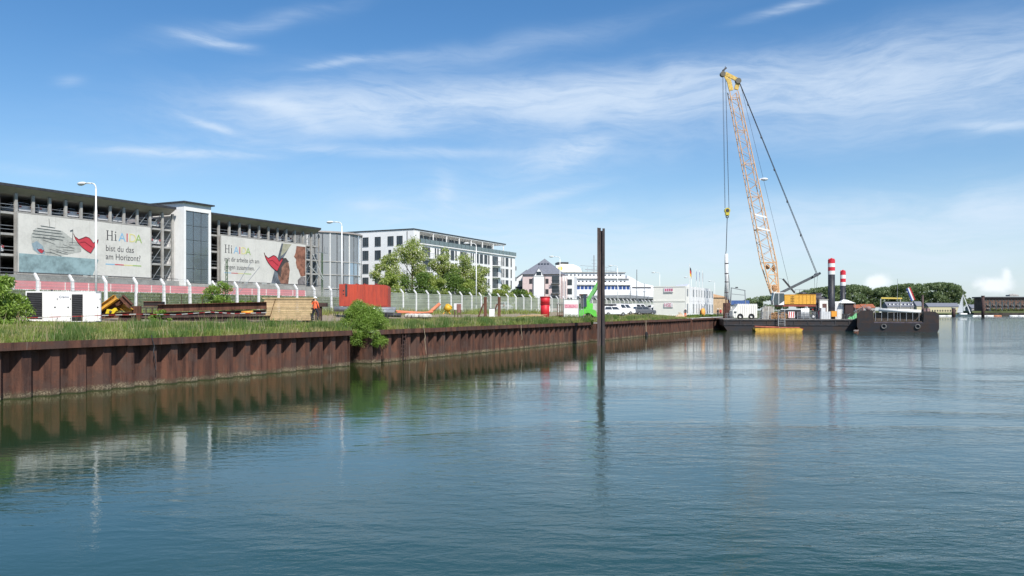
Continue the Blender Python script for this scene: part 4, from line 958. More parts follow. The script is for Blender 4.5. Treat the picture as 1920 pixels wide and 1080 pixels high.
for px, pole_h, c1, c2, c3, lb in ((1293, 11.0, black, red, M('flag_gold', (.75, .5, .05), .7), 'black red and gold German flag above the site office'), (1305, 10.2, cblue, cblue, bluew, 'blue flag next to the German flag'),
                                  (1311, 10.2, bluew, cblue, grey, 'dark blue flag right of the brighter blue flag'), (1317, 10.2, grey, grey, grey, 'grey furled flag rightmost of the flag row')):
    s = S(px, 36); t = qthing('flag', lb, 'flag', s, 36, 2.8, 0, 'flags in front of the site office'); MB().tube((0, 0, 0), (0, 0, pole_h - 1.2), .05, .04, 6).build('pole', white, t)
    q_ = MB(); H = pole_h - 1.4; wdt = 1.9 if px == 1293 else .7
    for k, (dz) in enumerate((0, .55, 1.1)):
        for j in range(4):
            x0 = j * wdt / 4; x1 = x0 + wdt / 4; d0 = x0 * .75; d1 = x1 * .75
            q_.add([(x0, .08 * sin(j * 2), H - dz - d0), (x1, .08 * sin(j * 2 + 2), H - dz - d1), (x1, .08 * sin(j * 2 + 2), H - dz - d1 - .55), (x0, .08 * sin(j * 2), H - dz - d0 - .55)], [(0, 1, 2, 3)], k)
    q_.build('cloth', [c1, c2, c3], t)

# ------------------------------------------------------------------ people
def person(label, loc, rz, top, legs, helmet=white, pose='stand', group=None):
    t = thing('person', label, 'person', loc, rz, group)
    a = {'stand': (.11, .15), 'stride': (.2, .2)}[pose]
    J = dict(p=(0, 0, .93), c=(0, .01, 1.22), n=(0, .01, 1.45), h0=(0, 0, 1.55), h=(0, -.01, 1.68), sl=(-.19, 0, 1.40), el=(-.28, .0, 1.12), hl=(-.26, -.14, .90), sr=(.19, 0, 1.40), er=(.29, .02, 1.13), hr=(.27, -.12, .92),
             pl=(-.1, 0, .88), kl=(-a[0] - .02, -a[1] * .5, .5), al=(-a[0] - .03, a[1] * .4, .09), tl=(-a[0] - .05, -.12, .04), pr=(.1, 0, .88), kr=(a[0] + .02, 0, .5), ar=(a[0] + .05, a[1] * .8, .09), tr=(a[0] + .07, -.06, .04))
    rr = dict(p=.15, c=.155, n=.065, h0=.07, h=.105, sl=.075, el=.05, hl=.045, sr=.075, er=.05, hr=.045, pl=.105, kl=.07, al=.05, tl=.04, pr=.105, kr=.07, ar=.05, tr=.04)
    ks = list(J); ed = [('p', 'c'), ('c', 'n'), ('n', 'h0'), ('h0', 'h'), ('n', 'sl'), ('sl', 'el'), ('el', 'hl'), ('n', 'sr'), ('sr', 'er'), ('er', 'hr'), ('p', 'pl'), ('pl', 'kl'), ('kl', 'al'), ('al', 'tl'), ('p', 'pr'), ('pr', 'kr'), ('kr', 'ar'), ('ar', 'tr')]
    me = bpy.data.meshes.new('body'); me.from_pydata([J[k] for k in ks], [(ks.index(a_), ks.index(b_)) for a_, b_ in ed], [])
    o = bpy.data.objects.new('body', me); COL.objects.link(o); o.modifiers.new('s', 'SKIN'); sk = me.skin_vertices[0].data
    for i, k in enumerate(ks): sk[i].radius = (rr[k], rr[k] * (.72 if k in ('p', 'c') else 1)); sk[i].use_root = (k == 'p')
    sb = o.modifiers.new('u', 'SUBSURF'); sb.levels = 1; sb.render_levels = 1
    dg = bpy.context.evaluated_depsgraph_get(); m2 = bpy.data.meshes.new_from_object(o.evaluated_get(dg)); bpy.data.objects.remove(o)
    m2.materials.clear(); [m2.materials.append(x) for x in (skin, top, legs, black)]
    for p_ in m2.polygons:
        z = p_.center.z; x_ = abs(p_.center.x)
        p_.material_index = 0 if (z > 1.48 or (x_ > .22 and z < .98 and z > .8)) else (1 if z > .93 else (2 if z > .1 else 3)); p_.use_smooth = True
    m2.name = 'body'; link('body', m2, t)
    if helmet:
        h = MB(); h.ball((0, -.01, 1.72), .125, .14, .10, 12, 6); h.tube((0, -.03, 1.705), (0, -.03, 1.72), .165, .16, 14); h.build('helmet', helmet, t, True)
    return t


sP = S(590, 41.6)
pv = P(591, 583, 60.3); person('worker in orange vest and white helmet standing beside the timber stack', (pv.x, pv.y, 2.93), R(160), hivis, navy, white, 'stride')
PD = 152.0
def pont(px, y_off=0): return P(px, 583, PD + y_off)
DZ = 2.2
person('worker in red overalls and white helmet on the pontoon beside the crane counterweight', (pont(1532).x, PD - 1.2, DZ), R(20), redcl, redcl)
person('worker in dark clothes on the pontoon between railing and the man in red', (pont(1523).x, PD - .2, DZ), R(-40), navy, navy, red)
person('worker in pink and white top behind the crane cab on the pontoon', (pont(1428).x, PD + 4, DZ), R(60), redcl, navy)
person('worker standing on the pontoon near its right end in front of the white tent', (pont(1592).x, PD + 1, DZ), R(-20), grey, navy)
pp = W(S(1285, 35.2), 35.2, 2.35); person('worker in dark top and orange trousers on the quay by the site office', pp, R(10), navy, orange)
pp = W(S(1346, 35), 35, 2.4); person('person in dark jacket standing on the quay left of the white hose pipe', pp, R(30), navy, navy, white)
pp = W(S(1351, 35.5), 35.5, 2.4); person('person in red-trimmed jacket standing right of the dark one on the quay', pp, R(-30), redcl, navy, white)

# ------------------------------------------------------------------ things on the yard
def q_at(px, py, l):
    s = S(px, l); return s, Zp(py, s, l)


# generator
D = 49.0; g0 = P(48, 608, D); gen_ = thing('generator', 'white canopied generator with two black louvred vents', 'generator', (g0.x, D, Zp(608, 0, D / ST)), R(10))
W_ = 122 / F * D; H_ = 62 / F * D
box('base_frame', dark, gen_, .35, W_, 0, 1.1, 0, .14); box('body', white, gen_, .0, W_, .0, 1.1, .142, H_)
for a, b in ((.07, .94), (2.62, 3.25)):
    v_ = box('vent', black, gen_, a, b, -.02, -.003, .32 if a < 1 else .2, H_ - (.08 if a < 1 else .18))
    for k in range(11): MB().bar((a + .02, -.035, .4 + k * .135), (b - .02, -.035, .36 + k * .135), .02, .05).build('louvre', dark, v_)
for a, b in ((.98, 1.83), (1.86, 2.58), (3.3, 4.28)):
    d_ = box('door', white, gen_, a, b, -.025, -.003, .2, H_ - .12); box('hinge', dark, d_, b - .05, b - .01, -.04, -.027, .3, .4); box('hinge', dark, d_, b - .05, b - .01, -.04, -.027, 1.5, 1.6); box('lock', black, d_, b - .2, b - .12, -.04, -.027, 1.0, 1.08)
link('lettering', textmesh('Cramo', .2, M('logo_grey', (.2, .22, .3), .6)), gen_, (1.9, -.035, 1.62))
m = MB(); m.tube((1.3, .5, H_), (1.3, .5, H_ + .12), .06); m.box(2.3, 2.6, .5, .8, H_, H_ + .05); m.build('exhaust', dark, gen_)
# caution tape
tp = MB(); pts = [(0, 592), (46, 594), (50, 596), (178, 592), (255, 589), (330, 590), (395, 585), (440, 588), (500, 586)]
pp = [P(x_, y_, 48.5 if x_ < 260 else 52) for x_, y_ in pts]
for i in range(len(pp) - 1):
    n = 6
    for j in range(n): a = pp[i].lerp(pp[i + 1], j / n); b = pp[i].lerp(pp[i + 1], (j + 1) / n); tp.bar(a, b, .01, .05, mi=j % 2)
tag(tp.build('barrier_tape', [M('tape_red', (.28, .03, .03), .6), M('tape_white', (.45, .44, .42), .6)]), 'red and white barrier tape sagging in front of the rusty beams', 'tape')


# scrap heap
def px3(px, py, D): return P(px, py, D)
def hbeam(m, p, q, w_, h_, t=.03, mi=0, up=(0, 0, 1)):
    p, q = Vector(p), Vector(q); d = (q - p).normalized(); u = Vector(up); x = d.cross(u).normalized(); v = x.cross(d).normalized()
    m.bar(p + v * h_ / 2, q + v * h_ / 2, w_, t, mi, up); m.bar(p - v * h_ / 2, q - v * h_ / 2, w_, t, mi, up); m.bar(p, q, t, h_ - t - .004, mi, up)


D = 53
sh_ = [((182, 583), (218, 557), .35, .32, yel2, 'yellow rust-flecked steel beam leaning on top of the scrap heap', 0), ((186, 590), (232, 562), .3, .35, rust, 'brown rusty beam leaning across the scrap heap', .5),
       ((228, 556), (246, 574), .3, .3, rust, 'short rusty beam sloping down at the right of the scrap heap', .3), ((184, 594), (246, 589), .3, .3, rust, 'rusty beam lying at the foot of the scrap heap', .1),
       ((205, 586), (240, 572), .4, .25, yel2, 'orange-yellow frame piece inside the scrap heap', .9), ((222, 570), (246, 584), .45, .3, yel2, 'yellow plate frame at the right of the scrap heap', .8)]
for a, b, w_, h_, mt, lb, dy in sh_:
    m = MB(); A = px3(*a, D + dy); B = px3(*b, D + dy); c = (A + B) / 2; hbeam(m, A - c, B - c, w_, h_); o = m.build('scrap_beam', mt); o.location = c; tag(o, lb, 'steel beam')
t = thing('formwork_bracket', 'bright yellow bracket in the middle of the scrap heap', 'bracket', px3(206, 588, D - .1)); m = MB(); m.xz([(-.3, 0), (-.2, .3), (.1, .25), (.3, .38), (.42, .2), (.25, 0)], 0, .25); m.build('plate', M('vivid_yellow', (.75, .55, .03), .5), t)
m = MB(); m.ball((.05, -.02, .12), .09); m.build('bolt', dark, t)
c0 = px3(222, 606, D - .4); t = thing('rusty_box', 'rusty steel box with open end at the foot of the scrap heap', 'box', c0); m = MB(); m.box(0, .9, 0, .6, 0, .05); m.box(0, .05, 0, .6, .05, .5); m.box(.85, .9, 0, .6, .05, .5); m.box(0, .9, .55, .6, .052, .5); m.box(.05, .85, 0, .05, .052, .35); m.build('shell', rustd, t)
box('lid', rust, t, -.03, .93, -.02, .5, .503, .54)
p0 = px3(254, 601, D + 1); box('post', rust, thing('steel_post', 'broad upright rusty plate between scrap heap and long beams', 'post', (p0.x, p0.y, 2.7)), -.3, .3, 0, .25, 0, 1.3)
# dark frames and the long rusty beams
D2 = 58
t = thing('open_crate', 'dark open steel crate behind the left end of the long beams', 'frame', px3(262, 590, D2)); L = 1.25; H = .85
m = MB()
for x_ in (0, .45, .9, 1.3): m.bar((x_, 0, 0), (x_, 0, .5), .06)
for z in (0, .5): m.bar((0, 0, z), (1.35, 0, z), .06); m.bar((0, 1, z), (1.35, 1, z), .06)
m.build('frame', rustd, t); box('upper_box', M('frame_dark', (.03, .022, .02), .7), t, 0, 1.3, .6, 1.2, .62, .95); m = MB(); [m.bar((0, .57, z), (1.3, .57, z), .06) for z in (.62, .95)]; m.build('rim', rust, t)
for k, (xa, xb, ya, yb, hh, dy, lb) in enumerate([(296, 500, 574, 568.5, .5, 0, 'topmost long rusty H-beam left of the timber stack'), (256, 498, 588, 582, .38, -.6, 'long dark rusty beam lying under the topmost one'),
                                               (262, 506, 596, 592, .3, -1.3, 'lowest long rusty beam lying in the grass')]):
    A = px3(xa, ya + 4, D2 + dy); B = px3(xb, yb + 4, D2 + 2 + dy); c = (A + B) / 2; m = MB(); hbeam(m, A - c, B - c, .5 - k * .08, hh); o = m.build('steel_beam', rust if k == 0 else rustd); o.location = c; tag(o, lb, 'steel beam')
t = thing('orange_canister', 'short orange drum lying between the long rusty beams', 'drum', px3(463, 586.5, 54)); MB().tube((-.35, 0, 0), (.35, 0, .03), .12, .12, 14).build('shell', M('drum_orange', (.75, .3, .03), .5), t, True); MB().tube((.35, 0, .03), (.40, 0, .03), .13, .13, 14).build('rim', yellow, t)
# timber stack
tD = 60.0; t0 = px3(495, 601, tD); ts = thing('timber_stack', 'tall stack of pale sawn boards tied with dark straps', 'timber stack', (t0.x, tD, t0.z), R(3))
TW = 88 / F * tD; TH_ = 41 / F * tD; n = 12; hh = TH_ / n
for i in range(n):
    off_ = (i / n - .5) * .06 + random.uniform(-.03, .03) + (.12 if i == 8 else 0)
    MB().box(off_, TW + off_ + random.uniform(-.1, .1), random.uniform(-.02, .02), 1.4, i * hh + .008, (i + 1) * hh - .012).build('board', wood, ts)
MB().box(-.1, TW + .25, -.06, 1.5, TH_ + .0, TH_ + .07).build('board', wood, ts)
m = MB(); m.bar((.42, -.05, .15), (.86, -.05, TH_ - .02), .02, .16, up=(0, 1, 0)); m.build('strap', M('strap', (.16, .09, .04), .8), ts)
m = MB(); [m.box(x_, x_ + .5, .1, 1.3, -.12, 0) for x_ in (.2, 1.6, 2.8)]; m.build('bearer', dark, ts)
p_ = px3(588, 601, 62.5); t = thing('steel_bin', 'dark rusty bracket projecting right of the timber stack', 'bracket', (p_.x, p_.y, 2.9)); box('upright', rustd, t, .1, .6, 0, .3, 0, 1.1); box('top_plate', rustd, t, -.3, 1.0, -.1, .5, 1.103, 1.4)

# red tank on grey pipes
rD = 77.0; r0 = px3(636, 578, rD); rt = thing('open_tank', 'large orange-red steel tank lying on grey pipes behind the bush', 'tank', (r0.x, rD, r0.z), R(2)); RW = 91 / F * rD; RH = 45 / F * rD
m = MB(); m.xz([(0, .25), (0, RH), (.05, RH + .02), (RW - .35, RH - .05), (RW - .05, RH - .18), (RW, RH - .35), (RW, .0), (RW - .4, 0), (.1, .2)], 0, 2.3); m.build('shell', redor, rt)
box('dark_slot', dark, rt, .58, .78, -.03, -.003, 1.15, RH - .02); m = MB(); [m.box(x_, x_ + .12, .3, 2.0, RH + .003, RH + .08) for x_ in (.4, 1.5, 2.3, 3.4)]; m.build('rib', M('tank_dark_red', (.25, .03, .02), .6), rt)
m = MB(); m.box(0, .06, -.04, -.003, .3, RH); m.box(RW - .07, RW - .02, -.04, -.003, .1, RH - .4); m.box(.1, RW - .1, -.04, -.003, .22, .3); [m.box(u, u + .05, -.03, -.003, .31, RH - .08) for u in (1.5, 2.4, 3.3)]; m.build('edge_bead', redor, rt)
m = MB(); m.ball((.42, 0, RH - .6), .07); m.build('fitting', dark, rt); MB().ball((.42, 0, RH - .95), .06).build('fitting', dark, rt)
m = MB(); [m.box(x_, x_ + .25, .2, 2.2, -1.2, -.02) for x_ in (.5, 2.0, 3.6)]; m.build('bearer', dark, rt)
for k, (xa, xb, y_, rr_, dd, lb) in enumerate([(627, 742, 579.5, .24, 0, 'grey steel pipe directly under the orange-red tank'), (650, 740, 584, .22, -1.2, 'grey steel pipe in front of the others below the tank'), (712, 752, 590, .2, -2.5, 'short dark pipe on the ground right of the bush')]):
    A = px3(xa, y_, rD - .6 + dd); B = px3(xb, y_ + 1.0, rD - .6 + dd); c = (A + B) / 2; m = MB(); m.tube(A - c, B - c, rr_, rr_, 16); o = m.build('steel_pipe', steel if k < 2 else dark, None, True); o.location = c; tag(o, lb, 'pipe')
p_ = px3(722, 596, 72); t = thing('wheeled_bogie', 'small dark two-wheeled bogie under the pipe ends', 'bogie', (p_.x, p_.y, p_.z)); m = MB(); m.box(-.7, .7, 0, .5, .35, .45); m.build('chassis', dark, t)
for x_ in (-.4, .1): MB().tube((x_, -.1, .22), (x_, .1, .22), .22, .22, 14).build('wheel', black, t)
# pipes, bits and pieces
A = px3(803, 588, 80); B = px3(824, 570, 81); c = (A + B) / 2; m = MB(); m.tube(A - c, B - c, .17, .17, 14); o = m.build('plastic_pipe', M('pipe_orange', (.62, .20, .10), .6, .05), None, True); o.location = c; tag(o, 'orange plastic pipe propped up at a slant', 'pipe')
for xa, xb, ya, yb, dd, lb in ((740, 800, 583, 587, 82, 'long orange pipe lying right of the orange-red tank'), (745, 792, 586, 586, 80, 'second orange pipe lying in front of the longer one'), (768, 812, 588, 585, 79, 'orange board lying across the flat pipes')):
    A = px3(xa, ya, dd); B = px3(xb, yb, dd); c = (A + B) / 2; m = MB(); m.tube(A - c, B - c, .09, .09, 8); o = m.build('plastic_pipe', M('pipe_orange', (.62, .20, .10), .6, .05)); o.location = c; tag(o, lb, 'pipe')
for i, (px, d_, sz) in enumerate([(772, 78, .5), (779, 77.5, .45), (787, 78, .5), (795, 77, .6), (801, 77.5, .5), (765, 79, .4)]):
    p_ = px3(px, 592, d_); m = MB(); m.ball((0, 0, .12), sz, .4, .26, 8, 5); o = m.build('rubble_bag', M('pale_sack', (.52, .5, .45), .9, .15, 4, .5), None); o.location = (p_.x, p_.y, 3.05)
    tag(o, 'pale sack of rubble in the row below the slanted orange pipe', 'sack', 'pale sacks by the orange pipes')
p_ = px3(838, 589, 84); t = thing('concrete_mixer', 'small yellow mixer standing between orange pipe and wrapped pallet', 'mixer', (p_.x, p_.y, p_.z))
m = MB(); m.tube((-.1, 0, .35), (.25, 0, .85), .33, .42, 14); m.tube((.25, 0, .85), (.33, 0, .97), .42, .24, 14); m.build('drum', M('mixer_yellow', (.72, .42, .03), .5), t, True)
m = MB(); m.bar((-.4, -.2, 0), (0, 0, .5), .07); m.bar((.4, -.2, 0), (0, 0, .5), .07); m.bar((0, .4, 0), (0, 0, .5), .07); m.build('stand', yellow, t)
p_ = px3(858, 591, 88); t = thing('pallet_load', 'white-wrapped load on a narrow stand beside the mixer', 'pallet', (p_.x, p_.y, p_.z)); box('load', M('wrap', (.7, .68, .68), .4, .05), t, -.4, .4, 0, .6, .75, 1.3); box('load_face', M('load_brown', (.25, .12, .1), .7), t, -.1, .38, -.02, -.003, .5, 1.25)
m = MB(); [m.bar((x_, y_, 0), (x_, y_, .75), .08) for x_ in (-.35, 0, .35) for y_ in (0, .5)]; m.build('leg', brown, t)
for px, lb in ((910, 'left of two brown steel posts with a sloping rear brace'), (936, 'right of two brown steel posts with a sloping rear brace')):
    p_ = px3(px, 592, 96); t = thing('braced_post', lb, 'post', (p_.x, p_.y, p_.z), 0, 'brown braced posts'); m = MB(); hbeam(m, (0, 0, 0), (0, 0, 2.25), .35, .35, .05, up=(0, 1, 0)); m.build('post', rust, t)
    m = MB(); m.bar((-.85, -.1, 0), (-.22, -.1, 1.5), .25, .16); m.build('brace', rust, t); box('foot', rustd, t, -.95, .3, -.2, .3, -.05, .1)
p_ = px3(922, 592, 95); t = thing('white_barrel', 'white crate standing between the two brown braced posts', 'crate', (p_.x, p_.y, p_.z)); box('body', white, t, -.3, .35, 0, .5, 0, .85); box('lid', grey, t, -.33, .38, -.03, .53, .853, .9)
# red hopper
p_ = px3(1022, 591, 104); t = thing('red_silo', 'bright red cylindrical silo standing upright on the quay yard', 'silo', (p_.x, p_.y, p_.z))
m = MB(); m.tube((0, 0, 0), (0, 0, 1.55), .56, .60, 20); m.tube((0, 0, 1.55), (0, 0, 2.35), .62, .62, 20); m.build('shell', M('silo_red', (.58, .02, .03), .5, .06), t, True)
m = MB(); m.tube((0, 0, 2.3), (0, 0, 2.42), .67, .67, 20); m.tube((0, 0, 1.52), (0, 0, 1.6), .66, .66, 20); m.tube((0, 0, 0), (0, 0, .08), .6, .6, 20); m.build('flange', M('silo_dark_red', (.35, .015, .02), .6), t); box('hatch', white, t, .55, .66, -.2, .1, .7, 1.3)
p_ = px3(990, 590, 103); t = thing('sand_heap', 'flat heap of orange-brown planks and sand beside the red silo', 'heap', (p_.x, p_.y, 2.85)); m = MB(); m.ball((.4, 0, 0), 2.0, 1, .32, 12, 6); m.build('mound', M('sand', (.42, .27, .13), .95, .15, 3, .5), t)
for k in range(4): MB().box(-1.2 + k * .5, 1.2 + k * .4, -1 + .1 * k, -.9 + .1 * k, .06 + .08 * k, .12 + .08 * k).build('plank', wood, t)
# site board with mesh gate
p_ = px3(1071, 592, 106); t = thing('banner_fence', 'white site banner with pink lettering on a mesh hoarding', 'banner', (p_.x, p_.y, p_.z)); box('cloth', white, t, -.95, .95, 0, .03, .2, 2.1); box('red_band', M('pink_band', (.72, .38, .42), .7), t, -.9, .9, -.012, -.003, 1.2, 1.65)
link('lettering', textmesh('ZÜBLIN', .42, pinkt, xs=.95), t, (-.8, -.02, 1.27)); m = MB(); [m.bar((x_, 0, 0), (x_, 0, 2.3), .06) for x_ in (-1, 1, 1.3, 1.6)]; [m.box(x_, x_ + .12, -.02, .02, 2.14, 2.2) for x_ in np.arange(-.9, .9, .25)]; m.build('post', steel, t)
m = MB(); [m.box(-.4 + k * .3, -.15 + k * .3, -.2, .2, 0, .12) for k in range(3)]; m.build('foot', black, t)
p_ = px3(1052, 592, 108); t = thing('steel_rack', 'brown rack of upright bars under a pale sheet left of the site banner', 'rack', (p_.x, p_.y, p_.z)); m = MB(); [m.bar((x_, 0, 0), (x_, 0, 1.6), .09) for x_ in (-.5, -.25, 0, .25, .5)]; m.build('bar', rust, t); box('cover', conc, t, -.6, .6, -.2, .6, 1.6, 1.75)
m = MB(); m.ball((.2, 0, .1), 1.0, .4, .25); m.build('rubble', rust, t)

def settle(t, h):
    l_ = -t.location.x * CT + t.location.y * ST; s_ = t.location.x * ST + t.location.y * CT; g_ = gz(s_, l_); d_ = t.location.z - g_
    if d_ > 0: t.location.z = g_; t.scale.z = (h + d_) / h


for t in [o for o in COL.objects if o.parent is None and o.type == 'EMPTY']:
    h = {'pallet_load': 1.3, 'braced_post': 2.25, 'white_barrel': .9, 'red_silo': 2.4, 'banner_fence': 2.3, 'steel_rack': 1.75, 'wheeled_bogie': .45}.get(t.name.split('.')[0])
    if h: settle(t, h)
# telehandler
p_ = px3(1101, 592, 112); t = thing('telehandler', 'lime green telescopic handler with raised boom and stabilisers out', 'telehandler', (p_.x, p_.y, p_.z), R(8))
m = MB(); m.box(-.75, .75, 0, 4.5, .55, 1.15); m.xz([(-1.35, .25), (-1.2, 1.0), (-.5, 1.25), (.6, 1.25), (1.2, 1.0), (1.35, .25), (1.0, .2), (.35, .65), (0, .75), (-.4, .6), (-1.0, .2)], -.3, .1); m.build('chassis', green, t)
for x_ in (-1, 1):
    m = MB(); m.bar((x_ * .6, -.1, .9), (x_ * 1.35, -.1, .2), .2, .2); m.tube((x_ * 1.35, -.1, 0), (x_ * 1.35, -.1, .2), .22, .1, 10); m.build('stabiliser', M('lime_light', (.25, .62, .2), .5), t)
    for y_ in (.6, 3.6): w_ = MB().tube((x_ * .8, y_, .55), (x_ * 1.15, y_, .55), .55, .55, 18).build('wheel', black, t); MB().tube((x_ * 1.13, y_, .55), (x_ * 1.18, y_, .55), .28, .25, 12).build('rim', green, w_)
m = MB(); m.box(-.45, .9, .3, 3.2, 1.25, 1.95); m.box(-.15, .45, .4, 2.8, 1.953, 2.3); m.build('turret', green, t)
cb = MB().add([(-.6, .0, 1.5), (-.1, 0, 1.5), (-.1, 1.5, 1.5), (-.6, 1.5, 1.5), (-.55, .2, 3.1), (-.12, .2, 3.1), (-.12, 1.4, 3.1), (-.55, 1.4, 3.1)], [(0, 1, 5, 4), (1, 2, 6, 5), (2, 3, 7, 6), (3, 0, 4, 7), (4, 5, 6, 7)]).build('cab', glass_d, t)
m = MB(); [m.bar(a, b, .07) for a, b in (((-.6, 0, 1.3), (-.55, .2, 3.1)), ((-.1, 0, 1.5), (-.12, .2, 3.1)), ((-.55, .2, 3.13), (-.1, .2, 3.13)), ((-.6, 1.5, 1.5), (-.55, 1.4, 3.1)))]; m.build('cab_frame', dark, cb)
m = MB(); m.bar((.15, 1.2, 1.9), (1.5, .2, 4.3), .42, .5); m.build('boom', M('lime_light', (.25, .62, .2), .5), t); m = MB(); m.bar((1.4, .3, 4.15), (1.75, .0, 4.95), .3, .36); m.build('boom_extension', green, t)
m = MB(); m.bar((.45, .6, 1.8), (.95, .5, 3.0), .14); m.build('lift_cylinder', steel, t); m = MB(); m.bar((1.7, 0, 4.9), (1.9, -.3, 4.5), .12); m.box(1.55, 2.2, -.5, -.4, 4.35, 4.6); m.build('fork_carriage', dark, t)

t_ = bpy.data.objects['telehandler']; settle(t_, 4.9)
# ------------------------------------------------------------------ catenary masts
for px, h_, lb, sgn in ((604, 6.6, 'green lattice railway mast with white struts before the glass drum', -1), (425, 4.6, 'dark railway mast standing in front of the right banner lettering', 1)):
    l = 72; s = S(px, l); t = qthing('railway_mast', lb, 'mast', s, l, 5.2, 0, 'railway overhead line masts'); gm2 = M('mast_green', (.09, .14, .08), .6)
    m = MB(); m.bar((-.16, 0, 0), (-.1, 0, h_), .07); m.bar((.16, 0, 0), (.1, 0, h_), .07); m.build('leg', gm2, t); m = MB()
    for k in range(int(h_ / .5)): m.bar((-.14, 0, k * .5), (.14, 0, k * .5 + .5), .04)
    m.build('lacing', gm2, t); m = MB(); m.bar((-1.2, 0, h_ - .1), (1.2, 0, h_ - .1), .08)
    for x_ in (-1.1, -.5, .5, 1.1): m.tube((x_, 0, h_ - .1), (x_, 0, h_ + .8), .06, .04, 6)
    if sgn < 0: m.build('crossarm', steel, t)
    m = MB()
    if sgn < 0: m.tube((-.2, -.3, h_ * .42), (-3.4, -.6, h_ * .68), .05); m.tube((-.2, -.3, h_ * .46), (-2.6, -.6, h_ * .92), .05)
    else: m.tube((.2, -.3, .1), (3.3, -.6, h_ * .95), .035); m.tube((1.4, -.3, .4), (4.8, -.6, h_ * .85), .035)
    m.build('strut', white if sgn < 0 else steel, t)

# ------------------------------------------------------------------ lone pile in the water
p_ = P(1126.5, 583, 85); t = thing('steel_pile', 'tall dark brown double steel pile standing alone in the water', 'pile', (p_.x, 85, 0), R(-8)); pt_ = 12.5
pmt = M('pile_brown', (.135, .10, .09), .7, .22, 1.0, .3, 0, None, True, .25)
prof2 = [(-.36, -.06), (-.28, -.20), (-.17, .14), (.20, .14), (.28, -.20), (.36, -.06)]
m = MB(); m.box(-.37, -.22, -.2, -.05, -2, pt_); m.box(-.26, .26, .10, .13, -2, pt_ - .3); m.build('web', pmt, t)
m = MB(); m.bar((-.25, -.1, -2), (-.15, .1, pt_), .12); m.bar((.30, -.1, -2), (.30, -.1, pt_ - .08), .14, .26); m.box(-.37, .0, .05, .135, pt_ - .35, pt_); m.build('flange', M('pile_dark', (.05, .04, .04), .7, .2), t)

# ------------------------------------------------------------------ pontoon
PX0, PX1 = P(1357, 583, 149).x, P(1598, 583, 149).x
po = thing('pontoon', 'long black work pontoon carrying the crane', 'pontoon', (PX0, 149, 0), R(-9)); PWd = (PX1 - PX0) * .975
m = MB(); m.xz([(1.2, -.8), (0, .9), (0, 2.06), (PWd, 2.06), (PWd + .1, .9), (PWd - 1.0, -.8)], 0, 13); m.build('hull', hull, po)
box('deck', M('deck_grey', (.24, .23, .22), .85, .2, .8), po, -.05, PWd + .05, -.05, 13.05, 2.063, 2.15); m = MB(); m.box(0, PWd, -.12, -.01, 1.0, 1.15); m.box(0, PWd, -.12, -.01, 1.88, 2.0); [m.box(x_, x_ + .1, -.1, -.01, 1.15, 1.88) for x_ in np.arange(.5, PWd, 2.4)]; m.build('rubbing_strake', M('strake', (.05, .05, .055), .6, .3), po)
m = MB(); m.bar((PWd, .3, 2.1), (PWd + 1.6, 1.5, 2.6), .5, .25); m.xz([(PWd + .1, 1.9), (PWd + .4, .2), (PWd + 1.2, .5), (PWd + 1.9, 2.0), (PWd + 1.6, 2.2)], 1, 5); m.build('bow_ramp', rustd, po)
# railings along the deck edge
for xa, xb in ((1490, 1521), (1421, 1442)):
    a = P(xa, 583, 149).x - PX0; b = P(xb, 583, 149).x - PX0; m = MB()
    for z in (.25, .6, .95, 1.3): m.bar((a, .15, 2.15 + z), (b, .15, 2.15 + z), .09)
    for x_ in np.linspace(a, b, 4): m.bar((x_, .15, 2.15), (x_, .15, 3.5), .09)
    m.build('railing', steel, po)


def on(px, dy=0.0): return (P(px, 583, 149 + dy).x, 149 + dy, 2.15)


t = thing('boarding_ladder', 'light steel ladder down from pontoon deck to the yellow raft', 'ladder', (P(1465, 583, 146.9).x, 146.75, .9)); m = MB(); [m.bar((x_, 0, 0), (x_, .1, 2.9), .12) for x_ in (-.6, .6)]; m.build('rail', steel, t)
[MB().bar((-.6, .02, z), (.6, .02, z), .07).build('rung', steel, t) for z in np.arange(.2, 2.9, .3)]
t = thing('work_raft', 'low yellow work raft with red pipes moored at the pontoon', 'raft', (P(1415, 583, 144.6).x, 144.4, -.1), R(-4)); RWd = 88 / F * 144.6
m = MB(); m.xz([(.5, -.2), (0, .3), (.1, .62), (RWd - .3, .62), (RWd, .4), (RWd - .5, -.2)], 0, 2.6); m.build('float', M('raft_yellow', (.55, .34, .05), .6, .15, 1.5, .2), t); m = MB(); [m.box(x_, x_ + .04, -.02, -.002, -.1, .58) for x_ in np.arange(.8, RWd - .5, .9)]; m.build('seam', M('raft_seam', (.35, .2, .03), .7), t)
m = MB(); m.tube((0, .4, .95), (4.4, .4, .78), .14); m.tube((4.6, .6, .74), (RWd - .4, .6, .74), .1); m.build('pipe', M('raft_red', (.35, .1, .06), .7, .2), t); link('lettering', textmesh('· · ·', .5, dark), t, (3.5, -.02, .4)) if False else None
m = MB(); m.box(4.3, 5.8, .75, 1.6, .623, .85); m.build('step', steel, t); box('buffer', red, t, RWd - .02, RWd + .1, .3, 2.2, .35, .6)
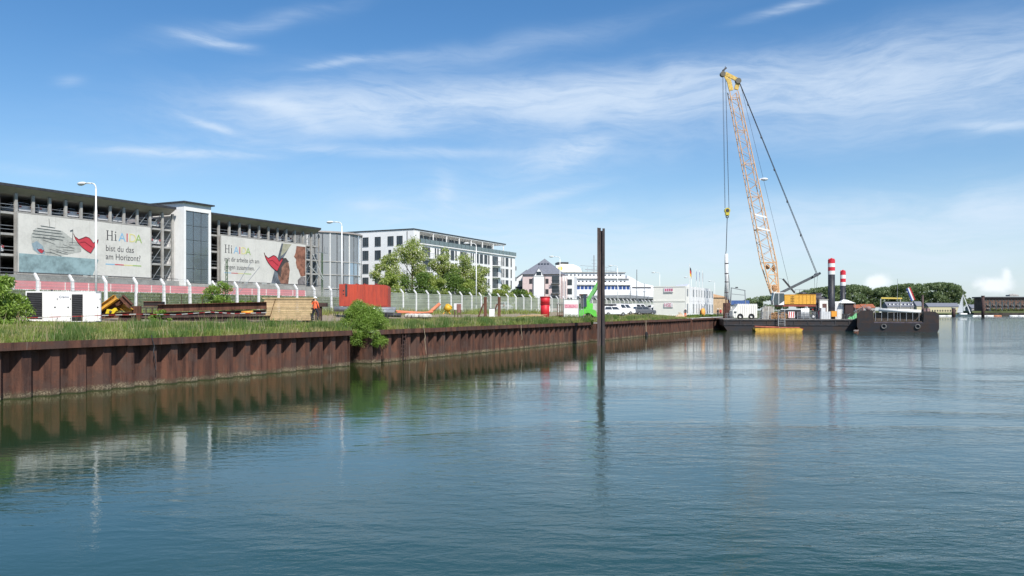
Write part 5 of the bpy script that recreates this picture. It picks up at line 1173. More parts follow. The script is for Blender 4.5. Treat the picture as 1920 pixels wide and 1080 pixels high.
# white hut on wheels
x_, y_, z_ = on(1374, 1.6); t = thing('wheeled_unit', 'white ribbed box unit with two round black tyres on the pontoon', 'trailer', (x_, y_, z_)); WW = 46 / F * 150
m = MB(); m.xz([(0, .6), (0, 1.5), (.6, 2.2), (.9, 2.75), (WW, 2.75), (WW, .25), (.3, .25)], 0, 2.4); m.build('body', cream, t)
m = MB(); [m.box(k * .42 + .9, k * .42 + 1.15, -.02, 2.42, 2.753, 2.86) for k in range(9)]; m.build('roof_rib', white, t); m = MB(); [m.box(k * .42 + .95, k * .42 + 1.0, -.04, -.003, .5, 2.6) for k in range(9)]; m.build('side_rib', conc, t)
for xw in (1.4, 3.5): MB().torus((xw, -.06, .45), .42, .17).build('tyre', black, t, True)
box('window', glass_d, t, .2, .7, -.03, -.003, 1.1, 1.45)
x_, y_, z_ = on(1361, .9); t = thing('wire_crate', 'low mesh crate at the left end of the pontoon deck', 'crate', (x_, y_, z_)); m = MB(); [m.bar((k * .3, 0, 0), (k * .3, 0, 1.1), .05) for k in range(7)]; [m.bar((0, 0, z), (1.8, 0, z), .05) for z in (.1, .6, 1.1)]; m.build('mesh', steel, t)
# ------------------------------------------------------------------ crawler crane
CY = 154.0
def C(px, py, dy=0.0): return P(px, py, CY + dy) - Vector((P(1458, 583, CY).x, CY, 2.15))
cr = thing('crawler_crane', 'yellow crawler crane with tall lattice boom on the pontoon', 'crane', (P(1458, 583, CY).x, CY, 2.15))
for dy in (-2.6, 1.6):
    a = C(1455, 583, dy).x; b = C(1520, 583, dy).x; m = MB(); m.xz([(a, .45), (a + .35, .05), (b - .35, .05), (b, .45), (b, .75), (b - .35, 1.15), (a + .35, 1.15), (a, .75)], dy, dy + 1.0); tr_ = m.build('track', dark, cr)
    for k in range(20): u = a + .2 + k * (b - a - .4) / 19; box('shoe', rustd, tr_, u - .13, u + .13, dy - .05, dy + 1.05, 1.155, 1.22)
    m = MB(); [m.tube((u, dy - .03, .5), (u, dy + .02, .5), .22, .22, 10) for u in np.arange(a + .6, b - .3, .65)]; m.build('roller', grey, tr_)
m = MB(); m.box(C(1468, 0).x, C(1508, 0).x, -1.6, 1.6, .6, 1.7); m.build('carbody', dark, cr)
ub = 1.75; xa, xb = C(1463, 0).x, C(1521, 0).x; zt_ = C(0, 552.5).z; zb_ = C(0, 570.5).z
box('machinery_house', yellow, cr, xa, xb, -2.4, 1.6, zb_, zt_); box('slew_frame', M('frame_red', (.28, .07, .04), .6), cr, xa - .6, xb, -2.3, 1.5, zb_ - .45, zb_ - .003)
m = MB()
for px in (1478, 1490, 1497, 1504, 1511, 1516): u = C(px, 0).x; m.box(u - .04, u + .04, -2.44, -2.403, zb_ + .1, zt_ - .1)
m.box(xa, xb, -2.45, -2.403, zt_ - .1, zt_ - .02); m.build('panel_seam', M('yellow_dark', (.5, .24, .03), .6), cr)
m = MB(); [m.box(C(1474, 0).x, C(1481, 0).x, -2.47, -2.403, zb_ + z, zb_ + z + .05) for z in np.arange(.2, 1.7, .3)]; m.build('ladder', dark, cr)
m = MB(); u = C(1483, 0).x; [m.bar((u + k * .9, -2.2, zt_), (u + k * .9, -2.2, zt_ + .9), .05) for k in range(4)]; m.bar((u, -2.2, zt_ + .9), (u + 2.7, -2.2, zt_ + .9), .05); m.ball((u + 2, -1, zt_ + .2), .9, .6, .3); m.build('winch', dark, cr)
# cab
ca, cb_ = C(1441, 0).x, C(1462, 0).x; zc0, zc1 = C(0, 572).z, C(0, 549).z
m = MB(); m.xz([(ca + .1, zc0), (ca, zc0 + .9), (ca + .25, zc1 - .15), (cb_ - .05, zc1 - .15), (cb_ - .05, zc0)], -2.6, -1.2); cbo = m.build('cab', M('cab_glass', (.05, .07, .08), .15, .1, spec=.8), cr)
m = MB(); m.box(ca + .15, cb_, -2.65, -1.15, zc1 - .146, zc1); m.bar((ca, -2.62, zc0 + .9), (ca + .25, -2.62, zc1 - .15), .08); m.bar((ca + .1, -2.62, zc0), (ca, -2.62, zc0 + .9), .08); m.bar((ca + 1.1, -2.62, zc0), (ca + 1.1, -2.62, zc1 - .15), .08); m.xz([(ca + 1.0, zc0), (cb_ - .05, zc0), (cb_ - .05, zc0 + .75)], -2.64, -2.61); m.build('cab_frame', white, cbo)
# counterweight
for k in range(7):
    z = C(0, 582).z + k * .48; box('counterweight', M('weight_grey', (.12, .11, .12), .6, .2) if k % 2 else M('weight_dark', (.05, .045, .06), .6, .2), cr, C(1521, 0).x + .02, C(1532, 0).x, -2.3, 1.5, z, z + .45)
# lattice boom
def V(px, py, dy): return C(px, py, dy)
Lb = [(V(1447, 552, -1.0), V(1461, 552, -1.0)), (V(1432, 492, -1.2), V(1456, 492, -1.2)), (V(1368, 170, -.9), V(1384, 170, -.9))]
dpt = [.5, 2.0, 1.5]
def bq(t_, side, back):
    """t_ 0..1 over the main part (y 492 -> 170)"""
    i0, i1 = 1, 2; a = Lb[i0][side].lerp(Lb[i1][side], t_); a = a.copy(); a.y += back * (dpt[i0] + (dpt[i1] - dpt[i0]) * t_); return a


for sd in (0, 1):
    for bk in (0, 1):
        m = MB(); m.tube(bq(0, sd, bk), bq(1, sd, bk), .115 if not bk else .09, .085, 6); base_ = Lb[0][sd].copy(); base_.y += bk * dpt[0]; m.tube(base_, bq(0, sd, bk), .13, .12, 6); m.build('boom_chord', boomy, cr)
NB = 26
for k in range(NB):
    t0_, t1_ = k / NB, (k + 1) / NB
    for bk in (0, 1):
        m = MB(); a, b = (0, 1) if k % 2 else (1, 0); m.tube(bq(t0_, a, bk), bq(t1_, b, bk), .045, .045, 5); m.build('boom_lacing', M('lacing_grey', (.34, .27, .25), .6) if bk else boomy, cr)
    for sd in (0, 1):
        m = MB(); a, b = (0, 1) if k % 2 else (1, 0); m.tube(bq(t0_, sd, a), bq(t1_, sd, b), .04, .04, 5); m.build('boom_lacing', boomy, cr)
    if k % 5 == 0: m = MB(); m.tube(bq(t0_, 0, 0), bq(t0_, 1, 0), .06); m.tube(bq(t0_, 0, 1), bq(t0_, 1, 1), .06); m.tube(bq(t0_, 0, 0), bq(t0_, 0, 1), .05); m.tube(bq(t0_, 1, 0), bq(t0_, 1, 1), .05); m.build('boom_frame', boomy, cr)
for yy in (403, 428):
    m = MB(); t_ = (492 - yy) / 322; m.bar(bq(t_, 0, 0) + Vector((.05, -.12, .1)), bq(t_ - .012, 1, 0) + Vector((0, -.12, -.1)), .06, .28); m.build('boom_plate', white, cr)
# foot section plates and winches
for k, (ya, yb) in enumerate(((552, 535), (535, 515), (515, 492))):
    def fp(y_, sd): u = (552 - y_) / 60; return Lb[0][sd].lerp(Lb[1][sd], u)
    m = MB(); m.tube(fp(ya, 0), fp(yb, 1), .08); m.tube(fp(ya, 1), fp(yb, 0), .08); m.tube(fp(yb, 0), fp(yb, 1), .09); m.build('foot_lacing', boomy, cr)
m = MB(); c = fp(500, 0).lerp(fp(500, 1), .3); m.ball(c + Vector((0, .5, 0)), .45, .5, .5, 10, 6); c = fp(503, 0).lerp(fp(503, 1), .78); m.ball(c + Vector((0, .5, 0)), .4, .5, .7, 10, 6); c = fp(540, 0).lerp(fp(540, 1), .5); m.ball(c, .55, .4, .7, 8, 6); m.build('boom_winch', M('winch_rust', (.42, .22, .10), .7, .3, 3), cr)
# boom head
hd_ = M('head_yellow', (.62, .42, .10), .5, .2, 3); m = MB(); m.bar(V(1371, 170, -.5), V(1366, 148, -.5), .3, .8); m.bar(V(1380, 168, -.5), V(1385, 151, -.5), .35, .8); m.bar(V(1385, 151, -.5), V(1360, 138, -.5), .35, .7); m.bar(V(1367, 155, -.5), V(1358, 138, -.5), .25, .6); hdo = m.build('boom_head', hd_, cr)
m = MB()
for px, py, rr_ in ((1356, 138, .5), (1385, 151, .55)): a = V(px, py, -.9); m.tube(a, a + Vector((0, .8, 0)), rr_, rr_, 14)
m.build('sheave', M('sheave', (.12, .11, .08), .6), hdo); m = MB(); m.bar(V(1355, 133, -.5), V(1362, 127, -.5), .3, .3); m.bar(V(1358, 133, -.5), V(1360, 124, -.5), .08); m.build('anemometer', dark, hdo)
m = MB(); a = V(1424, 337, -.6); m.bar(a, V(1429, 335, -.6), .15, .3); b = V(1433, 336, -.6); m.ball(b, .75, .5, .3, 12, 6); m.build('floodlight', M('lamp_lens', (.7, .72, .75), .2), cr)
# mast, ropes
m = MB(); m.bar(V(1464, 549, -.5), V(1533, 515, -.5), .45, .45); m.ball(V(1531, 515, -.5), .5, .5, .3); m.bar(V(1524, 519, -.9), V(1538, 512, -.9), .4, .4); m.build('derrick_mast', M('mast_dark', (.09, .10, .11), .5), cr)
m = MB(); m.bar(V(1468, 523, -.5), V(1490, 549, -.5), .28, .28); m.build('back_strut', dark, cr)
for a, b, r_ in ((V(1386, 155, -.9), V(1530, 512, -.9), .055), (V(1387, 155, .2), V(1532, 512, .2), .055), (V(1390, 165, -.5), V(1482, 545, -.5), .028), (V(1527, 518, -.5), V(1528, 552, -.5), .025), (V(1533, 516, -.5), V(1530, 552, -.5), .025), (V(1461, 522, -.5), V(1470, 524, -.5), .025)):
    m = MB(); m.tube(a, b, r_, r_, 5); m.build('pendant_rope', dark, cr)
for px, py in ((1401, 196), (1425, 257), (1449, 318), (1475, 378), (1500, 441)):
    m = MB(); u = (py - 155) / 357; a = V(1386, 155, -.9).lerp(V(1530, 512, -.9), u); m.ball(a, .16, .12, .3, 6, 4); m.build('rope_joint', dark, cr)
for xt, yt, xb2, yb2 in ((1354.5, 142, 1359, 390), (1356, 142, 1359.8, 390), (1360, 150, 1366.6, 390), (1361, 150, 1367, 390)):
    m = MB(); m.tube(V(xt, yt, -.5), V(xb2, yb2, -.5), .028, .028, 5); m.build('hoist_rope', dark, cr)
m = MB(); c = V(1363.5, 395, -.5); m.tube(c + Vector((0, -.25, 0)), c + Vector((0, .25, 0)), .55, .55, 14); m.box(c.x - .35, c.x + .35, c.y - .3, c.y + .3, c.z - .9, c.z); hk = m.build('hook_block', M('block_yellow', (.5, .42, .05), .5, .2), cr)
m = MB(); m.torus(c + Vector((0, 0, -1.15)), .22, .1, n=12); m.tube(c + Vector((0, 0, -1.0)), c + Vector((0, 0, -.7)), .12); m.build('hook', dark, hk); MB().tube(c + Vector((0, -.32, 0)), c + Vector((0, -.27, 0)), .35, .35, 12).build('sheave', dark, hk)
# hanging rig: sling, white pipe, rusty clamp on the pontoon
rg = thing('drill_rod', 'long white pipe with rusty clamp hanging from the crane hook', 'pipe', (P(1363, 583, CY).x, CY - .5, 2.3))
def G(px, py): v = P(px, py, CY - .5); return v - Vector((P(1363, 583, CY).x, CY - .5, 2.3))
m = MB(); m.path([G(1363.5, 408), G(1362.5, 440), G(1361.5, 470), G(1360.5, 477)], .07, 6); m.build('sling', dark, rg)
m = MB(); m.tube(G(1362, 476), G(1363, 562), .30, .36, 14); m.build('pipe', M('pipe_white', (.68, .68, .66), .6, .12, 1.2), rg, True)
for py in (493, 512, 528, 548): MB().tube(G(1362.3, py), G(1362.3, py + 1.2), .40, .40, 12).build('band', rustd, rg)
m = MB(); m.path([G(1359.3, 478), G(1359, 500), G(1359.6, 530), G(1358, 560)], .05, 5); m.path([G(1366, 515), G(1368.5, 545), G(1369, 570), G(1376, 580)], .06, 5); m.build('hose', dark, rg)
m = MB(); a = G(1363, 576); m.box(a.x - .65, a.x + .55, a.y - .4, a.y + .4, 0, 3.3 - .4); m.box(a.x - .4, a.x - .2, a.y - .5, a.y - .41, 0, 4.0); m.tube(G(1366, 560), G(1366, 590), .15); m.build('clamp', M('clamp_rust', (.09, .04, .03), .8, .35, 2, .4), rg)

# deck clutter
x_, y_, z_ = on(1443, .8); t = thing('fuel_tank', 'pale rounded tank frame at the foot of the crane cab', 'tank', (x_, y_, z_)); m = MB(); m.xz([(-1.4, 0), (-1.3, 1.6), (-.9, 2.4), (.5, 2.4), (.8, 1.8), (.8, 0)], 0, 1.2); m.build('shell', M('tarp_grey', (.33, .31, .27), .8, .2, 1.5, .3), t); m = MB(); [m.bar((x__, -.03, 0), (x__ + .1, -.03, 2.3), .08) for x__ in (-1.35, -.3, .7)]; m.build('frame', cream, t)
for i, (px, hh, ww, mt, lb) in enumerate([(1453, .9, 2.4, M('burlap', (.30, .17, .08), .9, .3, 4, .4), 'brown heap of chain on deck left of the boarding ladder'), (1473, .8, 2.0, M('burlap', (.30, .17, .08), .9, .3, 4, .4), 'brown heap of rope on deck right of the boarding ladder')]):
    x_, y_, z_ = on(px, .5); o = thing('rope_heap', lb, 'heap', (x_, y_, z_)); mm = MB()
    for k in range(5): mm.torus((random.uniform(-.5, .5), random.uniform(0, .5), .2 + .13 * k), .5, .12, n=12)
    for k in range(5): mm.ball((random.uniform(-.9, .9), .3, .4), .4, .3, .4, 7, 5)
    mm.build('coil', mt, o)
x_, y_, z_ = on(1484, .3); t = thing('warning_board', 'small red and white warning board on deck railing', 'sign', (x_, y_, z_)); box('board', white, t, -.6, .6, 0, .05, .2, 1.4); m = MB(); [m.prism([(-.55 + k * .4, -.01, .25), (-.38 + k * .4, -.01, .25), (-.28 + k * .4, -.01, 1.35), (-.45 + k * .4, -.01, 1.35)], (0, .008, 0)) for k in range(3)]; m.build('stripe', red, t)
x_, y_, z_ = on(1510, 1.2); t = thing('bottle_rack', 'rack of white gas bottles behind the deck railing', 'rack', (x_, y_, z_))
for k in range(5): b_ = MB().tube((k * .32 - .7, 0, .2), (k * .32 - .7, 0, 2.0), .14, .14, 10).build('gas_bottle', white, t, True); MB().tube((k * .32 - .7, 0, 2.0), (k * .32 - .7, 0, 2.2), .1, .05, 8).build('valve', dark, b_)
m = MB(); m.box(-1, .9, -.2, .2, 0, .18); m.bar((-1, -.2, 1), (.9, -.2, 1), .06); m.build('frame', dark, t)
x_, y_, z_ = on(1527, .0); t = thing('tyre_fender', 'black tyre leaning on deck beside the man in red', 'tyre', (x_ - .2, y_, z_)); MB().torus((0, 0, .5), .38, .15).build('tyre', black, t, True); MB().ball((0, 0, .5), .25, .1, .25, 8, 6).build('float', white, t)
x_, y_, z_ = on(1537, 2.0); t = thing('deck_cabin', 'white deck cabin with dark door behind the man in red', 'cabin', (x_, y_, z_)); cw2 = 20 / F * 151; box('wall', cream, t, 0, cw2, 0, 3, 0, 3.6); box('roof', conc, t, -.1, cw2 + .1, -.1, 3.1, 3.603, 3.75); box('door', M('door_brown', (.12, .06, .05), .6), t, .5, 1.3, -.05, -.003, 1.3, 2.9)
m = MB(); m.tube((.1, 1, 3.9), (1.7, 1, 3.9), .3, .3, 12); m.build('roof_tank', dark, t)
x_, y_, z_ = on(1549, .9); t = thing('water_cube', 'white stepped plastic container on deck below the tall striped pile', 'container', (x_, y_, z_)); m = MB(); m.box(-1, .9, 0, 1, 0, 1.4); m.box(-.9, -.1, 0, 1, 1.403, 2.1); m.build('tank', M('ibc_white', (.62, .64, .64), .5, .06), t); m = MB(); [m.bar((u, -.03, 0), (u, -.03, 1.4), .04) for u in np.arange(-.9, .95, .35)]; m.build('cage', steel, t)
x_, y_, z_ = on(1564, .8); t = thing('orange_box', 'orange machine box on deck right of the tall striped pile', 'box', (x_, y_, z_ + .45)); box('body', M('box_orange', (.75, .32, .04), .5), t, -.5, .5, 0, .8, 0, 1.05); m = MB(); [m.bar((u, .4, -.45), (u, .4, 0), .1) for u in (-.35, .35)]; m.build('leg', dark, t)
x_, y_, z_ = on(1565, 2.2); t = thing('deck_container', 'white corrugated container at the right end of the pontoon', 'container', (x_, y_, z_)); CW = 26 / F * 154; box('body', cabw, t, 0, CW, 0, 2.5, 0, 3.3)
for k in range(9): box('rib', white, t, .1 + k * .29, .24 + k * .29, -.06, -.003, .2, 3.1)
x_, y_, z_ = on(1591, 1.2); t = thing('deck_tent', 'small white peaked tent with dark opening at the pontoon end', 'tent', (x_, y_, z_)); m = MB(); m.add([(-1.4, 0, 3.0), (1.3, 0, 3.0), (1.3, 2.5, 3.0), (-1.4, 2.5, 3.0), (-.5, 1.2, 3.7), (.3, 1.2, 3.6)], [(0, 1, 5, 4), (1, 2, 5), (2, 3, 4, 5), (3, 0, 4), (0, 3, 2, 1)]); m.build('roof', white, t)
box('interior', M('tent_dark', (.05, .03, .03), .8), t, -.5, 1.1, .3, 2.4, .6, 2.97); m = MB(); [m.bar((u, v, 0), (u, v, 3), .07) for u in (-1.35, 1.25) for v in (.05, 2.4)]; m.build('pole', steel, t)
x_, y_, z_ = on(1584, .5); t = thing('mooring_bollard', 'dark double bollard at the right end of the pontoon deck', 'bollard', (x_, y_, z_)); m = MB(); [m.tube((u, 0, 0), (u, 0, 1.0), .22, .22, 10) for u in (-.3, .3)]; m.tube((-.3, 0, .7), (.3, 0, .7), .1); m.build('post', dark, t)
m = MB(); m.box(-.6, .6, -.3, .3, 0, .06); m.build('base', dark, t)
a = P(1588, 603, 149.5); b = P(1606, 593, 152); t = thing('green_banner', 'small green lettered banner on the slanting bow rail of the pontoon', 'banner', a); d_ = b - a; m = MB(); m.add([(0, 0, -.4), tuple(d_ + Vector((0, 0, -.3))), tuple(d_ + Vector((0, 0, .6))), (0, 0, .5)], [(0, 1, 2, 3)]); m.build('cloth', M('banner_green', (.22, .62, .28), .7), t)
m = MB(); [m.bar(tuple(d_ * u + Vector((0, -.02, -.1))), tuple(d_ * (u + .06) + Vector((0, -.02, .35))), .03, .14) for u in (.15, .35, .55, .75)]; m.build('lettering', M('banner_green_dark', (.10, .40, .15), .7), t)
m = MB(); [m.bar(tuple(d_ * u + Vector((0, .1, -.6))), tuple(d_ * u + Vector((0, .1, 1.2))), .06) for u in (0, .5, 1.0, 1.5, 2.0)]; m.bar((0, .1, 1.1), tuple(d_ * 2 + Vector((0, .1, 1.2))), .06); m.build('rail', steel, t)
# spuds
for px, yt, dy, r_, lb in ((1559, 487, 1.0, .62, 'tall black spud pile with red and white bands on the pontoon'), (1580.5, 509, 6.5, .50, 'shorter red and white banded spud pile at the pontoon rear')):
    v = P(px, yt, 150 + dy); t = thing('spud_pile', lb, 'pile', (v.x, v.y, 0)); zt2 = v.z
    MB().tube((0, 0, -1.5), (0, 0, zt2 - 2.8), r_, r_, 18).build('shaft', M('spud_black', (.03, .032, .04), .5, .3, 1.0, .1), t, True)
    for k in range(4): MB().tube((0, 0, zt2 - 2.8 + k * .7 + .003), (0, 0, zt2 - 2.8 + (k + 1) * .7), r_ + .02, r_ + .02, 18).build('band', white if k % 2 == 0 else M('band_red', (.6, .03, .05), .5, .05), t)
    m = MB(); [m.box(r_ * .7 * cos(a_) - .1, r_ * .7 * cos(a_) + .1, r_ * .7 * sin(a_) - .1, r_ * .7 * sin(a_) + .1, zt2, zt2 + .2) for a_ in np.arange(0, 6.2, 1.57)]; m.ball((0, 0, zt2 + .1), .25); m.build('crown', M('band_red', (.6, .03, .05), .5, .05), t)

# ------------------------------------------------------------------ hopper barge
HD = 142.0; h0 = P(1607, 583, HD); hb = thing('hopper_barge', 'black steel hopper barge with raised ends moored right of the pontoon', 'barge', (h0.x, HD, 0), R(-23)); HW = 12.9
m = MB(); m.xz([(.6, -.6), (.0, .9), (0, 1.55), (HW, 1.55), (HW, .6), (HW - .5, -.6)], 0, 8); m.build('hull', hull, hb)
m = MB(); m.xz([(0, 1.553), (.1, 3.2), (.7, 3.75), (2.6, 3.75), (2.75, 1.553)], .1, 7.9); m.build('end_deck', M('barge_dark', (.022, .021, .023), .6, .35, 1.2, .3, 0, (.06, .035, .025)), hb); m = MB(); m.xz([(HW - 2.4, 1.553), (HW - 2.3, 3.6), (HW - .6, 3.55), (HW, 3.1), (HW, 1.553)], .1, 7.9); m.build('end_deck', M('barge_dark', (.022, .021, .023), .6, .35, 1.2, .3, 0, (.06, .035, .025)), hb)
m = MB(); m.box(2.75, HW - 2.4, .3, .5, 1.553, 1.9); m.box(2.75, HW - 2.4, 1.4, 1.6, 1.553, 3.4); m.build('coaming', M('barge_brown', (.09, .07, .055), .8, .3, 1.5, .3), hb); box('side_deck', M('barge_tan', (.22, .20, .16), .85, .25, 1.2), hb, 2.76, HW - 2.41, .51, 1.39, 1.7, 1.86)
for k in range(8): u = 3.0 + k * .98; MB().bar((u, .4, 1.9), (u, .6, 3.35), .07).build('stanchion', steel, hb)
m = MB(); m.box(2.76, HW - 2.41, .12, .28, 1.56, 1.68); m.build('gunwale', M('strake2', (.12, .10, .13), .6, .2), hb)
m = MB(); m.tube((3.5, .9, 3.85), (10.2, .9, 3.55), .30, .30, 12); m.build('rolled_tarpaulin', white, hb, True)
for u in (4.3, 9.6): MB().torus((u, -.1, .95), .36, .12).build('tyre', M('tyre_grey', (.12, .12, .12), .8, .2), hb, True)
m = MB(); m.ball((1.9, 3, 4.1), .5, .4, .4); m.tube((1.0, 2, 3.75), (1.0, 2, 4.4), .15); m.tube((HW - 1.6, 2, 3.6), (HW - 1.6, 2, 4.2), .18); m.box(HW - 2.2, HW - 1.2, 2, 3, 3.6, 4.1); m.build('winch', M('winch_pink', (.3, .2, .19), .7, .2), hb)
MB().tube((HW - 2.3, 3, 3.6), (HW - 2.3, 3, 6.4), .17, .17, 8).build('post', M('post_brown', (.16, .11, .10), .8), hb)
MB().tube((6.5, .7, 1.9), (6.5, .7, 9.3), .05, .03, 6).build('mast', steel, hb)
fl = thing('flag', 'red white and blue Dutch flag on a slanting staff on the barge', 'flag', (P(1712, 583, HD - 1).x, HD - 1, 3.0)); MB().tube((-.3, 0, 0), (-1.0, 0, 5.0), .04, .03, 5).build('staff', dark, fl)
m = MB()
for k in range(3):
    for j in range(4):
        x0 = -1.2 + j * .25 + k * .22; zz = 4.6 - j * .55 + k * .1; m.add([(x0, .05 * j, zz), (x0 + .25, .05 * j + .05, zz - .55), (x0 + .52, .05 * j + .05, zz - .50), (x0 + .27, .05 * j, zz + .05)], [(0, 1, 2, 3)], k)
m.build('cloth', [M('flag_blue', (.03, .07, .3), .7), white, M('flag_red', (.5, .04, .05), .7)], fl)
# small cream sail / tent behind the barge
p_ = P(1650, 577, 220); t = thing('beach_sail', 'small cream triangular sail standing behind the barge', 'sail', (p_.x, p_.y, 2)); m = MB(); m.prism([(-.2, 0, 0), (1.1, 0, 0), (-.1, 0, 2.3)], (0, .03, 0)); m.build('cloth', cream, t); MB().tube((-.25, 0, -2), (-.25, 0, 2.4), .05).build('mast', steel, t)

# ------------------------------------------------------------------ far shore
FD = 760
m = MB(); xs = list(np.linspace(150, 1100, 30)); m.add([(x_, y_, z_) for x_ in xs for y_, z_ in ((FD, -1), (FD, .6), (FD + 12, 2.0), (FD + 60, 3.2), (2600, 5))], [(i * 5 + j, (i + 1) * 5 + j, (i + 1) * 5 + j + 1, i * 5 + j + 1) for i in range(29) for j in range(4)])
tag(m.build('far_shore', M('far_grass', (.10, .12, .05), .95, .25, .02)), kind='structure')
wc = []; rs = random.Random(4)
top = [(1395, 562), (1410, 556), (1440, 553), (1465, 556), (1500, 548), (1520, 541), (1560, 536), (1600, 533), (1625, 536), (1636, 548), (1645, 540), (1668, 536), (1700, 531), (1730, 532), (1760, 529), (1785, 530), (1797, 535), (1806, 548), (1820, 553), (1828, 560), (1850, 566), (1930, 568)]
for i in range(560):
    px = rs.uniform(1392, 1925) if i % 4 == 0 else rs.uniform(1500, 1806); dd = rs.uniform(800, 900); ty_ = np.interp(px, [a for a, b in top], [b for a, b in top])
    fr_ = rs.choice([1, 1, .93, .8, .65, .5, .35]); zt2 = HC + (HOR - ty_) / F * dd; r_ = rs.uniform(3.0, 5.0); z = 3 + (zt2 - 3 - r_ * .8) * fr_
    wc.append(((px - 960) / F * dd, dd, max(4, z), r_))
p, a, b = leafcloud(wc, 170, .85, .6, 0, .6)
tag(link('woodland', quads_mesh('woodland', p.astype(np.float32), a, b, G4)), 'dense dark green wood along the far shore', 'wood', kind='stuff')


def house(label, xa, xb, yb, ye, yr, D, wallm, roofm, n, cat='house', dorm=0, rz=0, flat=False):
    v = P((xa + xb) / 2, yb, D); t = thing('far_house', label, cat, (v.x, D, 2.2), R(rz)); w_ = (xb - xa) / F * D / 2; he = (yb - ye) / F * D + 1; hr = (ye - yr) / F * D
    box('wall', wallm, t, -w_, w_, 0, 11, 0, he)
    if flat: box('roof', roofm, t, -w_ - 1.5, w_ + 1.5, -1.5, 12, he + .003, he + hr)
    else:
        m = MB(); m.prism([(-w_ - .3, -.5, he), (-w_ - .3, 11.5, he), (-w_ - .3, 5.5, he + hr)], (2 * w_ + .6, 0, 0)); rf = m.build('roof', roofm, t)
        for k in range(dorm): u = -w_ + (k + .7) * 2 * w_ / (dorm + .4); m = MB(); m.box(u - .7, u + .7, .8, 3.5, he + hr * .25, he + hr * .65); dq = m.build('dormer', roofm, rf); box('dormer_window', white, dq, u - .5, u + .5, .75, .797, he + hr * .3, he + hr * .6)
    rows = max(1, int(he // 3))
    for r in range(rows):
        for k in range(n): u = -w_ + (k + .5) * 2 * w_ / n; box('window', glass_d, t, u - .55, u + .55, -.1, -.003, r * 3 + .9, r * 3 + 2.4)
    return t


rr = M('red_tile', (.30, .10, .05), .8, .15, .5); yw = M('yellow_wall', (.55, .50, .32), .85, .06)
house('red roofed house on the far shore just right of the pontoon', 1603, 1616, 578, 572, 565, 745, brown, rr, 3)
house('red roofed house with grey gable beside it on the far shore', 1617, 1641, 578, 571, 564, 745, conc, rr, 5)
house('long house with grey mansard roof and dormers behind the Dutch flag', 1664, 1724, 578, 569, 560, 745, M('house_grey', (.3, .29, .27), .85), slate, 12, dorm=8)
house('cream gabled house at the right end of the dormered row', 1719, 1731, 578, 568, 559, 742, yw, slate, 2)
house('long low yellow house with arched windows on the far shore', 1741, 1799, 578, 569, 562, 745, yw, slate, 12)
house('small pale house left of the brown flats across the water', 1822, 1838, 576, 570, 563, 755, conc, slate, 3)
t = house('wide brown brick block of flats with flat dark roof at the right edge', 1840, 1935, 578, 553, 550.5, 700, brown, dark, 16, 'apartment block', flat=True)
for k in range(8):
    u = -18 + k * 5.2; box('balcony', conc, t, u, u + 2.6, -1.6, -.2, 3.2, 3.5); box('balcony', conc, t, u, u + 2.6, -1.6, -.2, 6.4, 6.7); box('stair_glass', glass_d, t, u + 2.7, u + 4.4, -.25, -.11, .8, 9.5)
m = MB(); m.box(4, 12, 2, 8, 14.4, 15.6); m.ball((8, 4, 15.7), 4, 2, .9); m.build('roof_plant', conc, t)
# breakwater, dolphins, floating boom, sailing boat
m = MB(); x0 = P(1826, 583, 600).x; m.box(x0, x0 + 160, 600, 622, -1, 2.3); m.box(x0 + .5, x0 + 160, 603, 621, 2.303, 3.6, 1); o = m.build('breakwater', [M('quay_dark', (.05, .042, .035), .85, .3, .3), M('far_grass', (.10, .12, .05), .95)]); tag(o, kind='structure')
m_ = []
p, a, b = leafcloud([(x0 + 20 + i * 2.1 + random.uniform(-1, 1), 606 + random.uniform(0, 6), 4 + random.uniform(-.3, .8) + (1.2 if i > 22 else 0), random.uniform(1, 2)) for i in range(48)], 60, .5, .5)
tag(link('scrub', quads_mesh('scrub', p.astype(np.float32), a, b, leafmat('scrub', (.13, .16, .04), (.18, .18, .06), (.09, .13, .04)))), 'yellow-green scrub on top of the breakwater', 'scrub', kind='stuff')
for px, D, yt, r_, lb in ((1843, 460, 556, .85, 'brown mooring pile standing in the water right of the sailing boat'), (1788, 520, 578, 1.2, 'short dark dolphin left of the sailing boat')):
    v = P(px, yt, D); t = thing('mooring_pile', lb, 'pile', (v.x, D, 0)); MB().tube((0, 0, -1), (0, 0, v.z), r_, r_ * .95, 12).build('shaft', rustd, t, True); MB().tube((0, 0, v.z), (0, 0, v.z + .5), r_ * 1.15, r_ * 1.1, 12).build('cap', conc if r_ > 1 else rustd, t)
fb = thing('floating_boom', 'long thin white floating boom across the channel', 'floating boom', (P(1758, 583, 560).x, 560, 0))
for k in range(11):
    a = k * 5.6
    if 8.3 > k > 7.6: continue
    MB().tube((a, 0, .15), (a + 5.4, 0, .15), .55, .55, 8).build('float', M('boom_orange', (.5, .2, .1), .6) if k == 7 else white, fb, True)
sbt = thing('sailing_boat', 'white sailing boat with bare mast and pale foresail in the channel', 'sailing boat', (P(1806, 583, 540).x, 540, 0), R(5))
m = MB(); m.add([(-7.5, 0, 1.5), (6.5, -1.8, 1.2), (6.5, 1.8, 1.2), (-3, -2, 1.3), (-3, 2, 1.3), (2, -2.1, 1.2), (2, 2.1, 1.2), (-6, 0, -.4), (6.2, 0, -.3), (-2, 0, -.8), (2, 0, -.8)],
                [(0, 3, 9, 7), (3, 5, 10, 9), (5, 1, 8, 10), (0, 7, 9, 4), (4, 9, 10, 6), (6, 10, 8, 2), (0, 4, 3), (3, 4, 6, 5), (5, 6, 2, 1), (1, 2, 8)]); m.build('hull', white, sbt)
